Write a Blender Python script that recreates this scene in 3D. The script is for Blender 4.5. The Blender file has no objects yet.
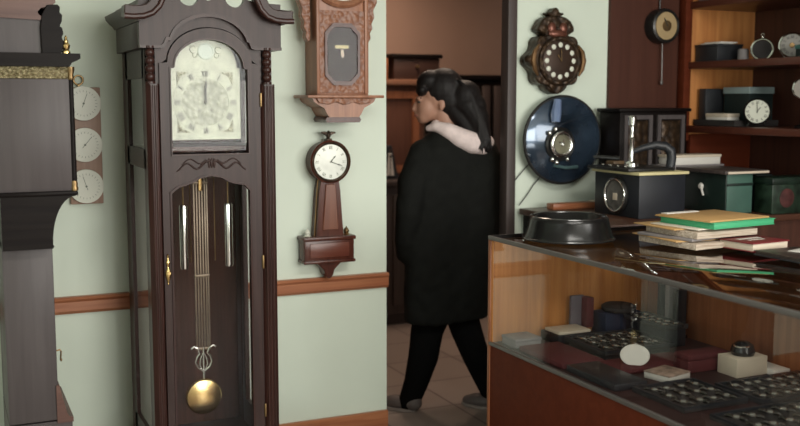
import bpy, bmesh, math, random
from mathutils import Vector, Matrix
random.seed(7)
S = bpy.context.scene
C = S.collection
PI = math.pi

# ------------------------------------------------------------------ camera, light, exposure
YAW = math.radians(24.5); PITCH = math.atan(0.113)
FW = Vector((math.sin(YAW)*math.cos(PITCH), math.cos(YAW)*math.cos(PITCH), -math.sin(PITCH)))
cd = bpy.data.cameras.new('camera'); cam = bpy.data.objects.new('camera', cd); C.objects.link(cam)
cd.sensor_width = 36; cd.lens = 45; cd.clip_start = 0.05
cam.location = (0, 0, 1.5); cam.rotation_euler = FW.to_track_quat('-Z', 'Y').to_euler()
cd.dof.use_dof = True; cd.dof.focus_distance = 3.65; cd.dof.aperture_fstop = 2.2
S.camera = cam
w = bpy.data.worlds.new('world'); S.world = w; w.use_nodes = True
w.node_tree.nodes['Background'].inputs[0].default_value = (0.75, 0.85, 1, 1)
w.node_tree.nodes['Background'].inputs[1].default_value = 0.4
def area(name, loc, target, sx, sy, power, col):
    l = bpy.data.lights.new(name, 'AREA'); l.shape = 'RECTANGLE'; l.size = sx; l.size_y = sy
    l.energy = power; l.color = col
    o = bpy.data.objects.new(name, l); C.objects.link(o); o.location = loc
    o.rotation_euler = (Vector(target)-Vector(loc)).to_track_quat('-Z', 'Y').to_euler()
    return o
area('shop_window_light', (1.75, -2.9, 1.75), (1.55, 4, 1.55), 2.2, 1.5, 140, (1.0, 0.98, 0.91))
area('right_window_light', (3.7, -1.1, 1.75), (1.6, 3, 1.4), 1.9, 1.4, 85, (1.0, 0.98, 0.92))
area('side_window_light', (-2.1, 0.2, 1.7), (1.0, 2.5, 1.2), 1.3, 1.2, 26, (0.92, 1.0, 0.95))
area('ceiling_light', (1.5, 0.9, 2.74), (1.5, 0.95, 0), 1.6, 0.5, 52, (1.0, 0.97, 0.9))
area('back_room_light', (2.72, 6.0, 2.45), (2.72, 6.35, 0), 0.3, 0.3, 11, (1.0, 0.76, 0.58))
area('back_room_ceiling_light', (2.6, 4.9, 2.74), (2.6, 4.9, 0), 0.5, 0.5, 13, (1.0, 0.78, 0.62))
S.view_settings.view_transform = 'Standard'; S.view_settings.look = 'None'
S.view_settings.gamma = 1; S.view_settings.use_curve_mapping = False
S.view_settings.exposure = 0.0

# ------------------------------------------------------------------ materials
def nt(name):
    m = bpy.data.materials.new(name); m.use_nodes = True
    return m, m.node_tree.nodes, m.node_tree.links, m.node_tree.nodes['Principled BSDF']
def mat(name, col, rough=0.5, metal=0.0, var=0.12, scale=12.0, bump=0.0, spec=0.5, coat=0.0):
    m, n, l, p = nt(name)
    tc = n.new('ShaderNodeTexCoord'); nz = n.new('ShaderNodeTexNoise'); nz.inputs['Scale'].default_value = scale
    nz.inputs['Detail'].default_value = 4
    l.new(tc.outputs['Object'], nz.inputs['Vector'])
    r = n.new('ShaderNodeValToRGB'); l.new(nz.outputs['Fac'], r.inputs[0])
    r.color_ramp.elements[0].position = 0.3; r.color_ramp.elements[1].position = 0.7
    r.color_ramp.elements[0].color = [c*(1-var) for c in col]+[1]
    r.color_ramp.elements[1].color = [min(1, c*(1+var)) for c in col]+[1]
    l.new(r.outputs[0], p.inputs['Base Color'])
    p.inputs['Roughness'].default_value = rough; p.inputs['Metallic'].default_value = metal
    p.inputs['Specular IOR Level'].default_value = spec; p.inputs['Coat Weight'].default_value = coat
    if bump:
        b = n.new('ShaderNodeBump'); b.inputs['Strength'].default_value = bump; b.inputs['Distance'].default_value = 0.01
        l.new(nz.outputs['Fac'], b.inputs['Height']); l.new(b.outputs[0], p.inputs['Normal'])
    return m
def wood(name, c1, c2, axis='z', rough=0.35, scale=1.0, spec=0.5, coat=0.0):
    m, n, l, p = nt(name)
    tc = n.new('ShaderNodeTexCoord'); mp = n.new('ShaderNodeMapping')
    s = {'x': (1.2, 22, 22), 'y': (22, 1.2, 22), 'z': (22, 22, 1.2)}[axis]
    mp.inputs['Scale'].default_value = [v*scale for v in s]
    nz = n.new('ShaderNodeTexNoise'); nz.inputs['Scale'].default_value = 2.2; nz.inputs['Detail'].default_value = 6
    nz.inputs['Distortion'].default_value = 0.6
    l.new(tc.outputs['Object'], mp.inputs[0]); l.new(mp.outputs[0], nz.inputs['Vector'])
    r = n.new('ShaderNodeValToRGB'); l.new(nz.outputs['Fac'], r.inputs[0])
    r.color_ramp.elements[0].position = 0.32; r.color_ramp.elements[1].position = 0.7
    r.color_ramp.elements[0].color = list(c1)+[1]; r.color_ramp.elements[1].color = list(c2)+[1]
    l.new(r.outputs[0], p.inputs['Base Color'])
    p.inputs['Roughness'].default_value = rough; p.inputs['Specular IOR Level'].default_value = spec
    p.inputs['Coat Weight'].default_value = coat; p.inputs['Coat Roughness'].default_value = 0.15
    b = n.new('ShaderNodeBump'); b.inputs['Strength'].default_value = 0.12; b.inputs['Distance'].default_value = 0.004
    l.new(nz.outputs['Fac'], b.inputs['Height']); l.new(b.outputs[0], p.inputs['Normal'])
    return m
def carved(name, c1, c2, scale=30, rough=0.4, strength=0.9, metal=0.0):
    m, n, l, p = nt(name)
    tc = n.new('ShaderNodeTexCoord'); v = n.new('ShaderNodeTexVoronoi'); v.inputs['Scale'].default_value = scale
    v.feature = 'SMOOTH_F1'
    l.new(tc.outputs['Object'], v.inputs['Vector'])
    r = n.new('ShaderNodeValToRGB'); l.new(v.outputs['Distance'], r.inputs[0])
    r.color_ramp.elements[0].color = list(c2)+[1]; r.color_ramp.elements[1].color = list(c1)+[1]
    r.color_ramp.elements[1].position = 0.7
    l.new(r.outputs[0], p.inputs['Base Color']); p.inputs['Roughness'].default_value = rough
    p.inputs['Metallic'].default_value = metal
    b = n.new('ShaderNodeBump'); b.inputs['Strength'].default_value = strength; b.inputs['Distance'].default_value = 0.012
    b.invert = True
    l.new(v.outputs['Distance'], b.inputs['Height']); l.new(b.outputs[0], p.inputs['Normal'])
    return m
def glass(name, tint=(1, 1, 1), ior=1.45, rough=0.0):
    m, n, l, p = nt(name); n.remove(p)
    t = n.new('ShaderNodeBsdfTransparent'); t.inputs[0].default_value = list(tint)+[1]
    g = n.new('ShaderNodeBsdfGlossy'); g.inputs['Roughness'].default_value = rough
    f = n.new('ShaderNodeFresnel'); f.inputs['IOR'].default_value = ior
    mx = n.new('ShaderNodeMixShader')
    ge = n.new('ShaderNodeNewGeometry'); inv = n.new('ShaderNodeMath'); inv.operation = 'SUBTRACT'; inv.inputs[0].default_value = 1
    mu = n.new('ShaderNodeMath'); mu.operation = 'MULTIPLY'; mu.use_clamp = True      # each pane reflects at its outer face
    l.new(ge.outputs['Backfacing'], inv.inputs[1])
    a2 = n.new('ShaderNodeMath'); a2.operation = 'ADD'; a2.inputs[1].default_value = 1; l.new(f.outputs[0], a2.inputs[0])
    d2 = n.new('ShaderNodeMath'); d2.operation = 'DIVIDE'; l.new(f.outputs[0], d2.inputs[0]); l.new(a2.outputs[0], d2.inputs[1])
    m2 = n.new('ShaderNodeMath'); m2.operation = 'MULTIPLY'; m2.inputs[1].default_value = 2; l.new(d2.outputs[0], m2.inputs[0])   # both faces: 2F/(1+F)
    l.new(m2.outputs[0], mu.inputs[0]); l.new(inv.outputs[0], mu.inputs[1])
    l.new(mu.outputs[0], mx.inputs[0]); l.new(t.outputs[0], mx.inputs[1]); l.new(g.outputs[0], mx.inputs[2])
    l.new(mx.outputs[0], n['Material Output'].inputs[0])
    return m
def tile_mat():
    m, n, l, p = nt('floor_tiles')
    tc = n.new('ShaderNodeTexCoord'); mp = n.new('ShaderNodeMapping'); mp.inputs['Rotation'].default_value = (0, 0, 0.0)
    mp.inputs['Location'].default_value = (0.12, 0.2, 0)
    b = n.new('ShaderNodeTexBrick'); b.offset = 0; b.inputs['Scale'].default_value = 1.0
    b.inputs['Brick Width'].default_value = 0.42; b.inputs['Row Height'].default_value = 0.42; b.inputs['Mortar Size'].default_value = 0.006
    b.inputs['Color1'].default_value = (0.36, 0.29, 0.25, 1); b.inputs['Color2'].default_value = (0.30, 0.24, 0.21, 1)
    b.inputs['Mortar'].default_value = (0.16, 0.12, 0.11, 1)
    l.new(tc.outputs['Object'], mp.inputs[0]); l.new(mp.outputs[0], b.inputs['Vector']); l.new(b.outputs['Color'], p.inputs['Base Color'])
    p.inputs['Roughness'].default_value = 0.35
    return m
M = {}
M['wall'] = mat('wall_paint', (0.68, 0.755, 0.65), 0.7, var=0.025, scale=3, bump=0.03)
M['wall_brown'] = wood('brown_panelling', (0.062, 0.021, 0.013), (0.078, 0.027, 0.017), 'z', 0.55, 0.5, spec=0.25)
M['wall_back'] = mat('brown_plaster', (0.33, 0.215, 0.165), 0.8, var=0.08, scale=2)
M['ceiling'] = mat('ceiling_paint', (0.55, 0.55, 0.5), 0.8, var=0.03)
M['tile'] = tile_mat()
M['rail'] = wood('rail_wood', (0.30, 0.10, 0.045), (0.42, 0.17, 0.08), 'x', 0.35)
M['dark_frame'] = wood('dark_frame_wood', (0.045, 0.033, 0.030), (0.075, 0.055, 0.05), 'z', 0.5)
M['gf'] = wood('walnut_dark', (0.026, 0.013, 0.0115), (0.047, 0.025, 0.022), 'z', 0.36, spec=0.3)
M['gf_red'] = wood('walnut_red', (0.024, 0.009, 0.007), (0.045, 0.017, 0.013), 'z', 0.3, spec=0.3)
M['gf_in'] = wood('walnut_interior', (0.040, 0.015, 0.009), (0.070, 0.028, 0.018), 'z', 0.4, spec=0.15)
M['lc'] = wood('ebonised_wood_sheen', (0.066, 0.055, 0.056), (0.088, 0.076, 0.076), 'z', 0.42, 0.6, spec=0.3)  # grey sheen of reflected light is put into the base colour
M['lc_dark'] = wood('ebonised_moulding', (0.006, 0.004, 0.004), (0.011, 0.008, 0.007), 'x', 0.42, spec=0.1)
M['lc_red'] = wood('polished_mahogany', (0.085, 0.042, 0.034), (0.14, 0.075, 0.06), 'x', 0.35, 0.6, spec=0.3)
M['gilt'] = carved('gilt_fret', (0.12, 0.09, 0.04), (0.42, 0.36, 0.20), 130, 0.4, 0.8, 0.3)
M['brass'] = mat('brass', (0.70, 0.50, 0.22), 0.25, 1.0, 0.1)
M['brass_dull'] = mat('brass_dull', (0.26, 0.17, 0.08), 0.4, 0.9, 0.2)
M['steel'] = mat('steel', (0.75, 0.75, 0.72), 0.2, 1.0, 0.05)
M['chrome'] = mat('chrome', (0.85, 0.85, 0.83), 0.1, 1.0, 0.03)
M['dial'] = mat('silvered_dial', (0.47, 0.50, 0.385), 0.45, 0.0, 0.16, 45)
M['dial_orn'] = carved('engraved_dial', (0.24, 0.26, 0.19), (0.50, 0.52, 0.41), 60, 0.4, 0.5)
M['dial_w'] = mat('white_dial', (0.66, 0.67, 0.57), 0.4, 0.0, 0.03)
M['dial_c'] = mat('cream_dial', (0.40, 0.29, 0.15), 0.5, 0.0, 0.12)
M['ink'] = mat('ink', (0.06, 0.06, 0.05), 0.5)
M['ink_soft'] = mat('faded_ink', (0.12, 0.14, 0.10), 0.5)
M['vien'] = wood('carved_oak', (0.24, 0.10, 0.055), (0.38, 0.175, 0.10), 'z', 0.38)
M['vien_carv'] = carved('carved_oak_relief', (0.20, 0.082, 0.045), (0.33, 0.15, 0.085), 60, 0.4, 0.6)
M['banjo'] = wood('banjo_mahogany', (0.055, 0.016, 0.011), (0.10, 0.031, 0.02), 'z', 0.25, spec=0.35)
M['bronze'] = carved('patinated_bronze', (0.018, 0.011, 0.007), (0.075, 0.042, 0.02), 40, 0.4, 0.5, 0.5)
M['baro_wood'] = wood('barometer_board', (0.30, 0.19, 0.14), (0.38, 0.25, 0.19), 'z', 0.5)
M['black'] = mat('black_enamel', (0.012, 0.012, 0.012), 0.22, 0.0, 0.1, coat=0.3)
M['blackm'] = mat('black_metal', (0.035, 0.034, 0.033), 0.33, 0.6, 0.1)
M['black_matt'] = mat('black_board', (0.02, 0.022, 0.026), 0.45, 0.0, 0.2)
M['navy'] = mat('navy_board', (0.010, 0.012, 0.017), 0.5, 0.0, 0.2)
M['orange'] = wood('honey_oak', (0.44, 0.165, 0.05), (0.60, 0.26, 0.085), 'z', 0.4, 0.8, spec=0.3)
M['orange_dark'] = wood('stained_oak', (0.22, 0.075, 0.03), (0.33, 0.125, 0.055), 'z', 0.4, 0.8)
M['redbrown'] = wood('red_stained_panel', (0.095, 0.020, 0.009), (0.12, 0.027, 0.012), 'x', 0.55, 0.5, spec=0.05)
M['shelfwood'] = wood('shelf_mahogany', (0.075, 0.02, 0.012), (0.125, 0.036, 0.021), 'y', 0.35, 0.7)
M['shelf_back'] = wood('shelf_backboard', (0.05, 0.018, 0.011), (0.085, 0.03, 0.018), 'z', 0.5, 0.5)
M['deck'] = mat('case_deck', (0.030, 0.010, 0.009), 0.6, 0.0, 0.2, 4)
M['alu'] = mat('aluminium_edge', (0.15, 0.14, 0.135), 0.4, 0.5, 0.05)
M['coat'] = mat('black_coat', (0.0065, 0.007, 0.006), 0.85, 0.0, 0.2, 20, bump=0.15, spec=0.2)
M['trouser'] = mat('black_trousers', (0.004, 0.004, 0.004), 0.9, 0.0, 0.1, spec=0.1)
M['hood'] = mat('pale_pink_fleece', (0.74, 0.62, 0.60), 0.9, 0.0, 0.08, 40, bump=0.2)
M['hair'] = wood('black_hair', (0.004, 0.003, 0.003), (0.012, 0.009, 0.009), 'z', 0.55, 4, spec=0.25)
M['skin'] = mat('skin', (0.40, 0.215, 0.15), 0.55, 0.0, 0.05)
M['lip'] = mat('lip', (0.35, 0.13, 0.10), 0.5)
M['shoe'] = mat('grey_shoe', (0.12, 0.10, 0.095), 0.6)
M['paper'] = mat('paper', (0.66, 0.60, 0.50), 0.7, 0.0, 0.04)
M['paper_edge'] = wood('paper_edges', (0.30, 0.22, 0.16), (0.62, 0.54, 0.44), 'x', 0.7, 3)
M['manila'] = mat('manila', (0.50, 0.30, 0.12), 0.6, 0.0, 0.05)
M['greenf'] = mat('green_folder', (0.06, 0.38, 0.18), 0.5, 0.0, 0.04)
M['redbook'] = mat('red_cloth', (0.17, 0.018, 0.022), 0.45, 0.0, 0.1)
M['green_d'] = mat('dark_green_box', (0.009, 0.020, 0.016), 0.45, 0.0, 0.15)
M['green_l'] = mat('green_box_front', (0.055, 0.12, 0.095), 0.5, 0.0, 0.1)
M['cream'] = mat('cream_board', (0.62, 0.53, 0.42), 0.6, 0.0, 0.05)
M['creamy'] = mat('yellowed_edge', (0.62, 0.55, 0.30), 0.5, 0.0, 0.05)
M['white'] = mat('white_card', (0.68, 0.65, 0.60), 0.5, 0.0, 0.03)
M['greycard'] = mat('grey_card', (0.22, 0.20, 0.20), 0.6, 0.0, 0.05)
M['teal'] = mat('teal_card', (0.27, 0.34, 0.34), 0.4, 0.0, 0.1)
M['teal_d'] = mat('dark_teal', (0.008, 0.017, 0.016), 0.5)
M['maroon'] = mat('maroon_velvet', (0.085, 0.012, 0.014), 0.8, 0.0, 0.15)
M['blue'] = mat('blue_glaze', (0.035, 0.055, 0.085), 0.14, 0.45, 0.7, 5, coat=0.6)
M['tray'] = mat('dark_felt', (0.022, 0.018, 0.017), 0.75, 0.0, 0.2)
M['wire'] = mat('wire', (0.03, 0.03, 0.03), 0.5)
M['glass'] = glass('clear_glass', ior=1.5)
M['thin_glass'] = glass('thin_clock_glass', ior=1.2)
M['glass_top'] = glass('counter_glass', (0.74, 0.75, 0.73), 1.6)
M['bluegrey'] = mat('purple_grey_board', (0.13, 0.11, 0.13), 0.6)

# ------------------------------------------------------------------ mesh helpers
class B:
    def __init__(s): s.bm = bmesh.new()
    def _add(s, t, mtx=None):
        if mtx is not None: bmesh.ops.transform(t, matrix=mtx, verts=t.verts)
        bmesh.ops.recalc_face_normals(t, faces=t.faces)
        me = bpy.data.meshes.new('t'); t.to_mesh(me); t.free(); s.bm.from_mesh(me); bpy.data.meshes.remove(me); return s
    def box(s, x0, x1, y0, y1, z0, z1, bev=0.0, rot=None):
        t = bmesh.new(); bmesh.ops.create_cube(t, size=1)
        c = Vector(((x0+x1)/2, (y0+y1)/2, (z0+z1)/2)); d = (x1-x0, y1-y0, z1-z0)
        bmesh.ops.transform(t, matrix=Matrix.Diagonal((*d, 1)), verts=t.verts)
        if bev: bmesh.ops.bevel(t, geom=list(t.edges), offset=min(bev, min(abs(v) for v in d)*0.45), segments=2, affect='EDGES', profile=0.5)
        return s._add(t, Matrix.Translation(c) @ (rot if rot else Matrix()))
    def prism(s, pts, a, b, axis='y', bev=0.0):
        f = {'y': lambda u, v, k: (u, k, v), 'x': lambda u, v, k: (k, u, v), 'z': lambda u, v, k: (u, v, k)}[axis]
        t = bmesh.new(); A = [t.verts.new(f(u, v, a)) for u, v in pts]; Bv = [t.verts.new(f(u, v, b)) for u, v in pts]
        n = len(pts); t.faces.new(A); t.faces.new(Bv[::-1])
        for i in range(n): t.faces.new((A[i], Bv[i], Bv[(i+1) % n], A[(i+1) % n]))
        if bev:
            bmesh.ops.recalc_face_normals(t, faces=t.faces)
            bmesh.ops.bevel(t, geom=[e for e in t.edges if e.calc_face_angle(0) > 0.5], offset=bev, segments=1, affect='EDGES')
        return s._add(t)
    def frame(s, outer, inner, a, b, axis='y'):            # ring prism, equal point counts
        f = {'y': lambda u, v, k: (u, k, v), 'x': lambda u, v, k: (k, u, v), 'z': lambda u, v, k: (u, v, k)}[axis]
        t = bmesh.new(); n = len(outer)
        R = [[t.verts.new(f(u, v, k)) for u, v in P] for P, k in ((outer, a), (outer, b), (inner, b), (inner, a))]
        for q in range(4):
            P, Q = R[q], R[(q+1) % 4]
            for i in range(n): t.faces.new((P[i], Q[i], Q[(i+1) % n], P[(i+1) % n]))
        return s._add(t)
    def lathe(s, prof, c=(0, 0, 0), axis='z', n=24, sx=1.0):
        f = {'z': lambda r, a, k: (r*math.cos(a)*sx, r*math.sin(a), k), 'y': lambda r, a, k: (r*math.cos(a)*sx, k, r*math.sin(a)),
             'x': lambda r, a, k: (k, r*math.cos(a)*sx, r*math.sin(a))}[axis]
        t = bmesh.new(); rings = []
        for r, k in prof:
            if r < 1e-6: rings.append([t.verts.new(f(0, 0, k))])
            else: rings.append([t.verts.new(f(r, 2*PI*i/n, k)) for i in range(n)])
        for p, q in zip(rings, rings[1:]):
            for i in range(n):
                j = (i+1) % n
                if len(p) == 1 and len(q) == 1: break
                if len(p) == 1: t.faces.new((p[0], q[i], q[j]))
                elif len(q) == 1: t.faces.new((p[i], q[0], p[j]))
                else: t.faces.new((p[i], q[i], q[j], p[j]))
        for r in (rings[0], rings[-1]):
            if len(r) > 1: t.faces.new(r)
        return s._add(t, Matrix.Translation(c))
    def tube(s, pts, r, n=10):                             # r: number or list
        pts = [Vector(p) for p in pts]; rs = r if isinstance(r, (list, tuple)) else [r]*len(pts)
        t = bmesh.new(); rings = []; prev = None
        for i, p in enumerate(pts):
            d = (pts[min(i+1, len(pts)-1)]-pts[max(i-1, 0)]).normalized()
            u = prev if prev is not None else (Vector((0, 0, 1)) if abs(d.z) < 0.9 else Vector((1, 0, 0)))
            u = (u-d*u.dot(d)).normalized(); prev = u; v = d.cross(u)
            rings.append([t.verts.new(p+rs[i]*(u*math.cos(2*PI*k/n)+v*math.sin(2*PI*k/n))) for k in range(n)])
        for p, q in zip(rings, rings[1:]):
            for k in range(n): t.faces.new((p[k], q[k], q[(k+1) % n], p[(k+1) % n]))
        t.faces.new(rings[0][::-1]); t.faces.new(rings[-1])
        return s._add(t)
    def ball(s, c, r, n=16, rot=None):
        r = (r, r, r) if isinstance(r, (int, float)) else r
        t = bmesh.new(); bmesh.ops.create_uvsphere(t, u_segments=n, v_segments=max(6, n*2//3), radius=1)
        return s._add(t, Matrix.Translation(c) @ (rot if rot else Matrix()) @ Matrix.Diagonal((*r, 1)))
    def torus(s, c, R, r, axis='y', n=32, k=10, a0=0, a1=2*PI, sx=1):
        full = abs(a1-a0-2*PI) < 1e-4; pts = []
        m = n if full else n+1
        t = bmesh.new(); rings = []
        for i in range(m):
            a = a0+(a1-a0)*i/n; ring = []
            for j in range(k):
                b = 2*PI*j/k; q = R+r*math.cos(b); h = r*math.sin(b)
                u, v = q*math.cos(a)*sx, q*math.sin(a)
                ring.append(t.verts.new({'y': (u, h, v), 'x': (h, u, v), 'z': (u, v, h)}[axis]))
            rings.append(ring)
        for i in range(m if full else m-1):
            p, q = rings[i], rings[(i+1) % m]
            for j in range(k): t.faces.new((p[j], q[j], q[(j+1) % k], p[(j+1) % k]))
        if not full: t.faces.new(rings[0]); t.faces.new(rings[-1][::-1])
        return s._add(t, Matrix.Translation(c))
ORG = {}
def thing(name, label, cat, loc=(0, 0, 0), rz=0, group=None, local=False):
    o = bpy.data.objects.new(name, None); C.objects.link(o); o.location = loc; o.rotation_euler = (0, 0, rz)
    o.empty_display_size = 0.05
    o['label'] = label; o['category'] = cat
    if group: o['group'] = group
    ORG[o.name] = Vector((0, 0, 0)) if local else Vector(loc)
    return o
def obj(name, b, m, parent=None, smooth=True, label=None, voxel=None, it=6, flat_angle=0.6):
    me = bpy.data.meshes.new(name); bm = b.bm
    org = ORG[parent.name] if parent else Vector((0, 0, 0))
    if not parent:                                          # a mesh of its own: origin at its base
        lo = [min(v.co[i] for v in bm.verts) for i in range(3)]; hi = [max(v.co[i] for v in bm.verts) for i in range(3)]
        org = Vector(((lo[0]+hi[0])/2, (lo[1]+hi[1])/2, lo[2]))
    bmesh.ops.translate(bm, vec=-org, verts=bm.verts); bm.to_mesh(me); bm.free()
    o = bpy.data.objects.new(name, me); C.objects.link(o)
    if voxel:
        r = o.modifiers.new('r', 'REMESH'); r.mode = 'VOXEL'; r.voxel_size = voxel
        s = o.modifiers.new('s', 'SMOOTH'); s.iterations = it; s.factor = 0.5
        dg = bpy.context.evaluated_depsgraph_get(); dg.update()
        me2 = bpy.data.meshes.new_from_object(o.evaluated_get(dg)); o.modifiers.clear(); o.data = me2; me2.name = name; me = me2
    me.materials.clear(); me.materials.append(m)
    if smooth:
        for p in me.polygons: p.use_smooth = True
        if not voxel: me.set_sharp_from_angle(angle=flat_angle)
    if parent: o.parent = parent; ORG[o.name] = org
    else: o.location = org
    if label: o['label'] = label
    return o
def tag(o, label, cat, group=None):
    o['label'] = label; o['category'] = cat
    if group: o['group'] = group
    return o
def struct(name, b, m):
    o = obj(name, b, m); o['kind'] = 'structure'; return o
def dup(root, loc, rz, label=None, group=None):
    r = root.copy(); C.objects.link(r); r.location = loc; r.rotation_euler = (0, 0, rz)
    if label: r['label'] = label
    if group: r['group'] = group
    for ch in list(root.children):
        c = ch.copy(); C.objects.link(c); c.parent = r
        for g in list(ch.children):
            d = g.copy(); C.objects.link(d); d.parent = c
    return r
def arcpts(cx, cz, rx, rz, a0, a1, n=16):
    return [(cx+rx*math.cos(math.radians(a0+(a1-a0)*i/n)), cz+rz*math.sin(math.radians(a0+(a1-a0)*i/n))) for i in range(n+1)]
def bar2(b, c, ang, x0, z0, x1, z1, w, y0, y1):            # a stroke in a dial's plane, rotated by ang about c
    ca, sa = math.cos(ang), math.sin(ang)
    P = [Vector((c[0]+u*ca-v*sa, 0, c[1]+u*sa+v*ca)) for u, v in ((x0, z0), (x1, z1))]
    d = (P[1]-P[0]).normalized(); nrm = Vector((-d.z, 0, d.x))*w/2
    b.prism([(p.x, p.z) for p in (P[0]-nrm, P[1]-nrm, P[1]+nrm, P[0]+nrm)], y0, y1)
ROM = ['XII', 'I', 'II', 'III', 'IIII', 'V', 'VI', 'VII', 'VIII', 'IX', 'X', 'XI']
def numerals(b, c, R, h, y0, y1, w=0.002):
    for k, s in enumerate(ROM):
        a = -2*PI*k/12; W = {'I': 0.30*h, 'V': 0.55*h, 'X': 0.55*h}; tot = sum(W[ch] for ch in s); u = -tot/2
        for ch in s:
            z0, z1 = R-h/2, R+h/2; m = u+W[ch]/2; q = W[ch]*0.4
            if ch == 'I': bar2(b, c, a, m, z0, m, z1, w, y0, y1)
            if ch == 'V': bar2(b, c, a, m-q, z1, m, z0, w, y0, y1); bar2(b, c, a, m, z0, m+q, z1, w*0.7, y0, y1)
            if ch == 'X': bar2(b, c, a, m-q, z1, m+q, z0, w, y0, y1); bar2(b, c, a, m-q, z0, m+q, z1, w*0.7, y0, y1)
            u += W[ch]
def hand(c, ang, L, w, y0, y1):
    b = B(); ca, sa = math.cos(ang), math.sin(ang)
    P = [(-w, 0), (-w*0.5, L*0.55), (-w*1.6, L*0.68), (0, L), (w*1.6, L*0.68), (w*0.5, L*0.55), (w, 0), (0, -w*2.5)]
    b.prism([(c[0]+u*ca-v*sa, c[1]+u*sa+v*ca) for u, v in P], y0, y1); return b

# ------------------------------------------------------------------ the room
b = B(); b.box(-2.4, 4.6, -3.1, 7.0, -0.1, 0); struct('floor', b, M['tile'])
b = B(); b.box(-2.4, 4.6, -3.1, 7.0, 2.8, 2.9); struct('ceiling', b, M['ceiling'])
b = B(); b.box(-2.4, 1.757, 4.0, 4.12, 0, 2.8); struct('wall_far', b, M['wall'])
b = B(); b.box(2.40, 2.915, 4.0, 4.045, 0, 2.8); struct('wall_beside_opening', b, M['wall'])
b = B(); b.box(2.915, 3.80, 3.98, 4.12, 0, 2.8); struct('wall_panelled', b, M['wall_brown'])
b = B(); b.box(1.757, 2.405, 4.0, 4.12, 2.35, 2.8); struct('wall_over_opening', b, M['wall'])
b = B(); b.box(3.80, 3.92, 0.0, 4.12, 0, 2.8); b.box(3.80, 3.92, -3.1, -2.2, 0, 2.8); b.box(3.80, 3.92, -2.2, 0.0, 0, 0.95); b.box(3.80, 3.92, -2.2, 0.0, 2.55, 2.8); struct('wall_right', b, M['wall_brown'])
b = B(); b.box(-2.4, -2.3, -3.1, 4.12, 0, 1.05); b.box(-2.4, -2.3, -3.1, 4.12, 2.35, 2.8); b.box(-2.4, -2.3, -3.1, -0.5, 1.05, 2.35); b.box(-2.4, -2.3, 0.9, 4.12, 1.05, 2.35)
struct('wall_left', b, M['wall'])
b = B(); b.box(-2.4, 3.92, -3.1, -3.0, 0, 0.95); b.box(-2.4, 3.92, -3.1, -3.0, 2.55, 2.8); b.box(-2.4, 0.5, -3.1, -3.0, 0.95, 2.55); b.box(3.0, 3.92, -3.1, -3.0, 0.95, 2.55)
struct('wall_rear', b, M['wall'])
def window(name, o4, i4, a, bb, ax):
    b = B(); b.frame(o4, i4, a, bb, ax); struct(name, b, M['dark_frame'])
window('window_1', [(0.45, 0.9), (3.05, 0.9), (3.05, 2.6), (0.45, 2.6)], [(0.52, 0.97), (2.98, 0.97), (2.98, 2.53), (0.52, 2.53)], -3.05, -2.97, 'y')
window('window_2', [(-0.55, 1.0), (0.95, 1.0), (0.95, 2.4), (-0.55, 2.4)], [(-0.48, 1.07), (0.88, 1.07), (0.88, 2.33), (-0.48, 2.33)], -2.35, -2.27, 'x')
b = B(); b.box(0.3, 4.6, 6.75, 6.85, 0, 2.8); struct('wall_back_room_far', b, M['wall_back'])
b = B(); b.box(4.3, 4.4, 4.12, 6.75, 0, 2.8); struct('wall_back_room_right', b, M['wall_back'])
b = B(); b.box(0.3, 0.4, 4.12, 6.75, 0, 2.8); struct('wall_back_room_left', b, M['wall_back'])
window('window_3', [(-2.25, 0.9), (0.05, 0.9), (0.05, 2.6), (-2.25, 2.6)], [(-2.18, 0.97), (-0.02, 0.97), (-0.02, 2.53), (-2.18, 2.53)], 3.78, 3.85, 'x')
# chair rail, jambs, baseboards
b = B(); b.prism([(4.0, 0.678), (3.985, 0.678), (3.975, 0.69), (3.975, 0.725), (3.968, 0.735), (3.975, 0.745), (4.0, 0.745)], -2.3, 1.757, 'x'); struct('trim_1', b, M['rail'])
b = B(); b.box(2.357, 2.405, 3.985, 4.05, 0, 2.4, 0.004); struct('trim_2', b, M['dark_frame'])
b = B(); b.box(-2.3, 1.757, 3.98, 4.0, 0, 0.12, 0.004); struct('baseboard_far', b, M['rail'])
b = B(); b.box(0.4, 4.3, 6.73, 6.75, 0, 0.12, 0.004); struct('baseboard_back_room', b, M['dark_frame'])

# ------------------------------------------------------------------ longcase clock at the left edge, seen from its side
t = thing('longcase_clock', 'tall dark longcase clock at the left edge, seen from its side, gilt frieze band', 'clock', (0.24, 3.62, 0))
b = B(); b.box(0.155, 0.311, 3.45, 3.83, 0.43, 1.04, 0.003); obj('trunk', b, M['lc'], t)
b = B(); b.box(0.155, 0.354, 3.4505, 3.835, 0.06, 0.425); obj('base', b, M['lc'], t)
b = B(); b.box(0.10, 0.385, 3.385, 3.86, 0, 0.07, 0.006); obj('plinth', b, M['lc_dark'], t)
b = B(); b.prism([(0.305, 0.55), (0.316, 0.55), (0.322, 0.52), (0.338, 0.45), (0.344, 0.440), (0.357, 0.436), (0.357, 0.420), (0.305, 0.420)], 3.444, 3.84, 'y')
obj('base_moulding', b, M['lc_red'], t, label='reddish flared moulding above the base')
prof = [(0.155, 1.02), (0.309, 1.02)] + [(0.309+0.076*(1-math.cos(math.radians(a))), 1.035+0.155*math.sin(math.radians(a))) for a in range(0, 91, 9)] + [(0.388, 1.196), (0.155, 1.196)]
b = B(); b.prism(prof, 3.395, 3.85); obj('throat_moulding', b, M['lc_dark'], t)
b = B(); b.box(0.155, 0.316, 3.438, 3.83, 1.016, 1.024, 0.003); obj('bead', b, M['lc_dark'], t)
b = B(); b.box(0.15, 0.392, 3.385, 3.855, 1.192, 1.206, 0.004); obj('hood_rail', b, M['lc_dark'], t)
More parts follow.
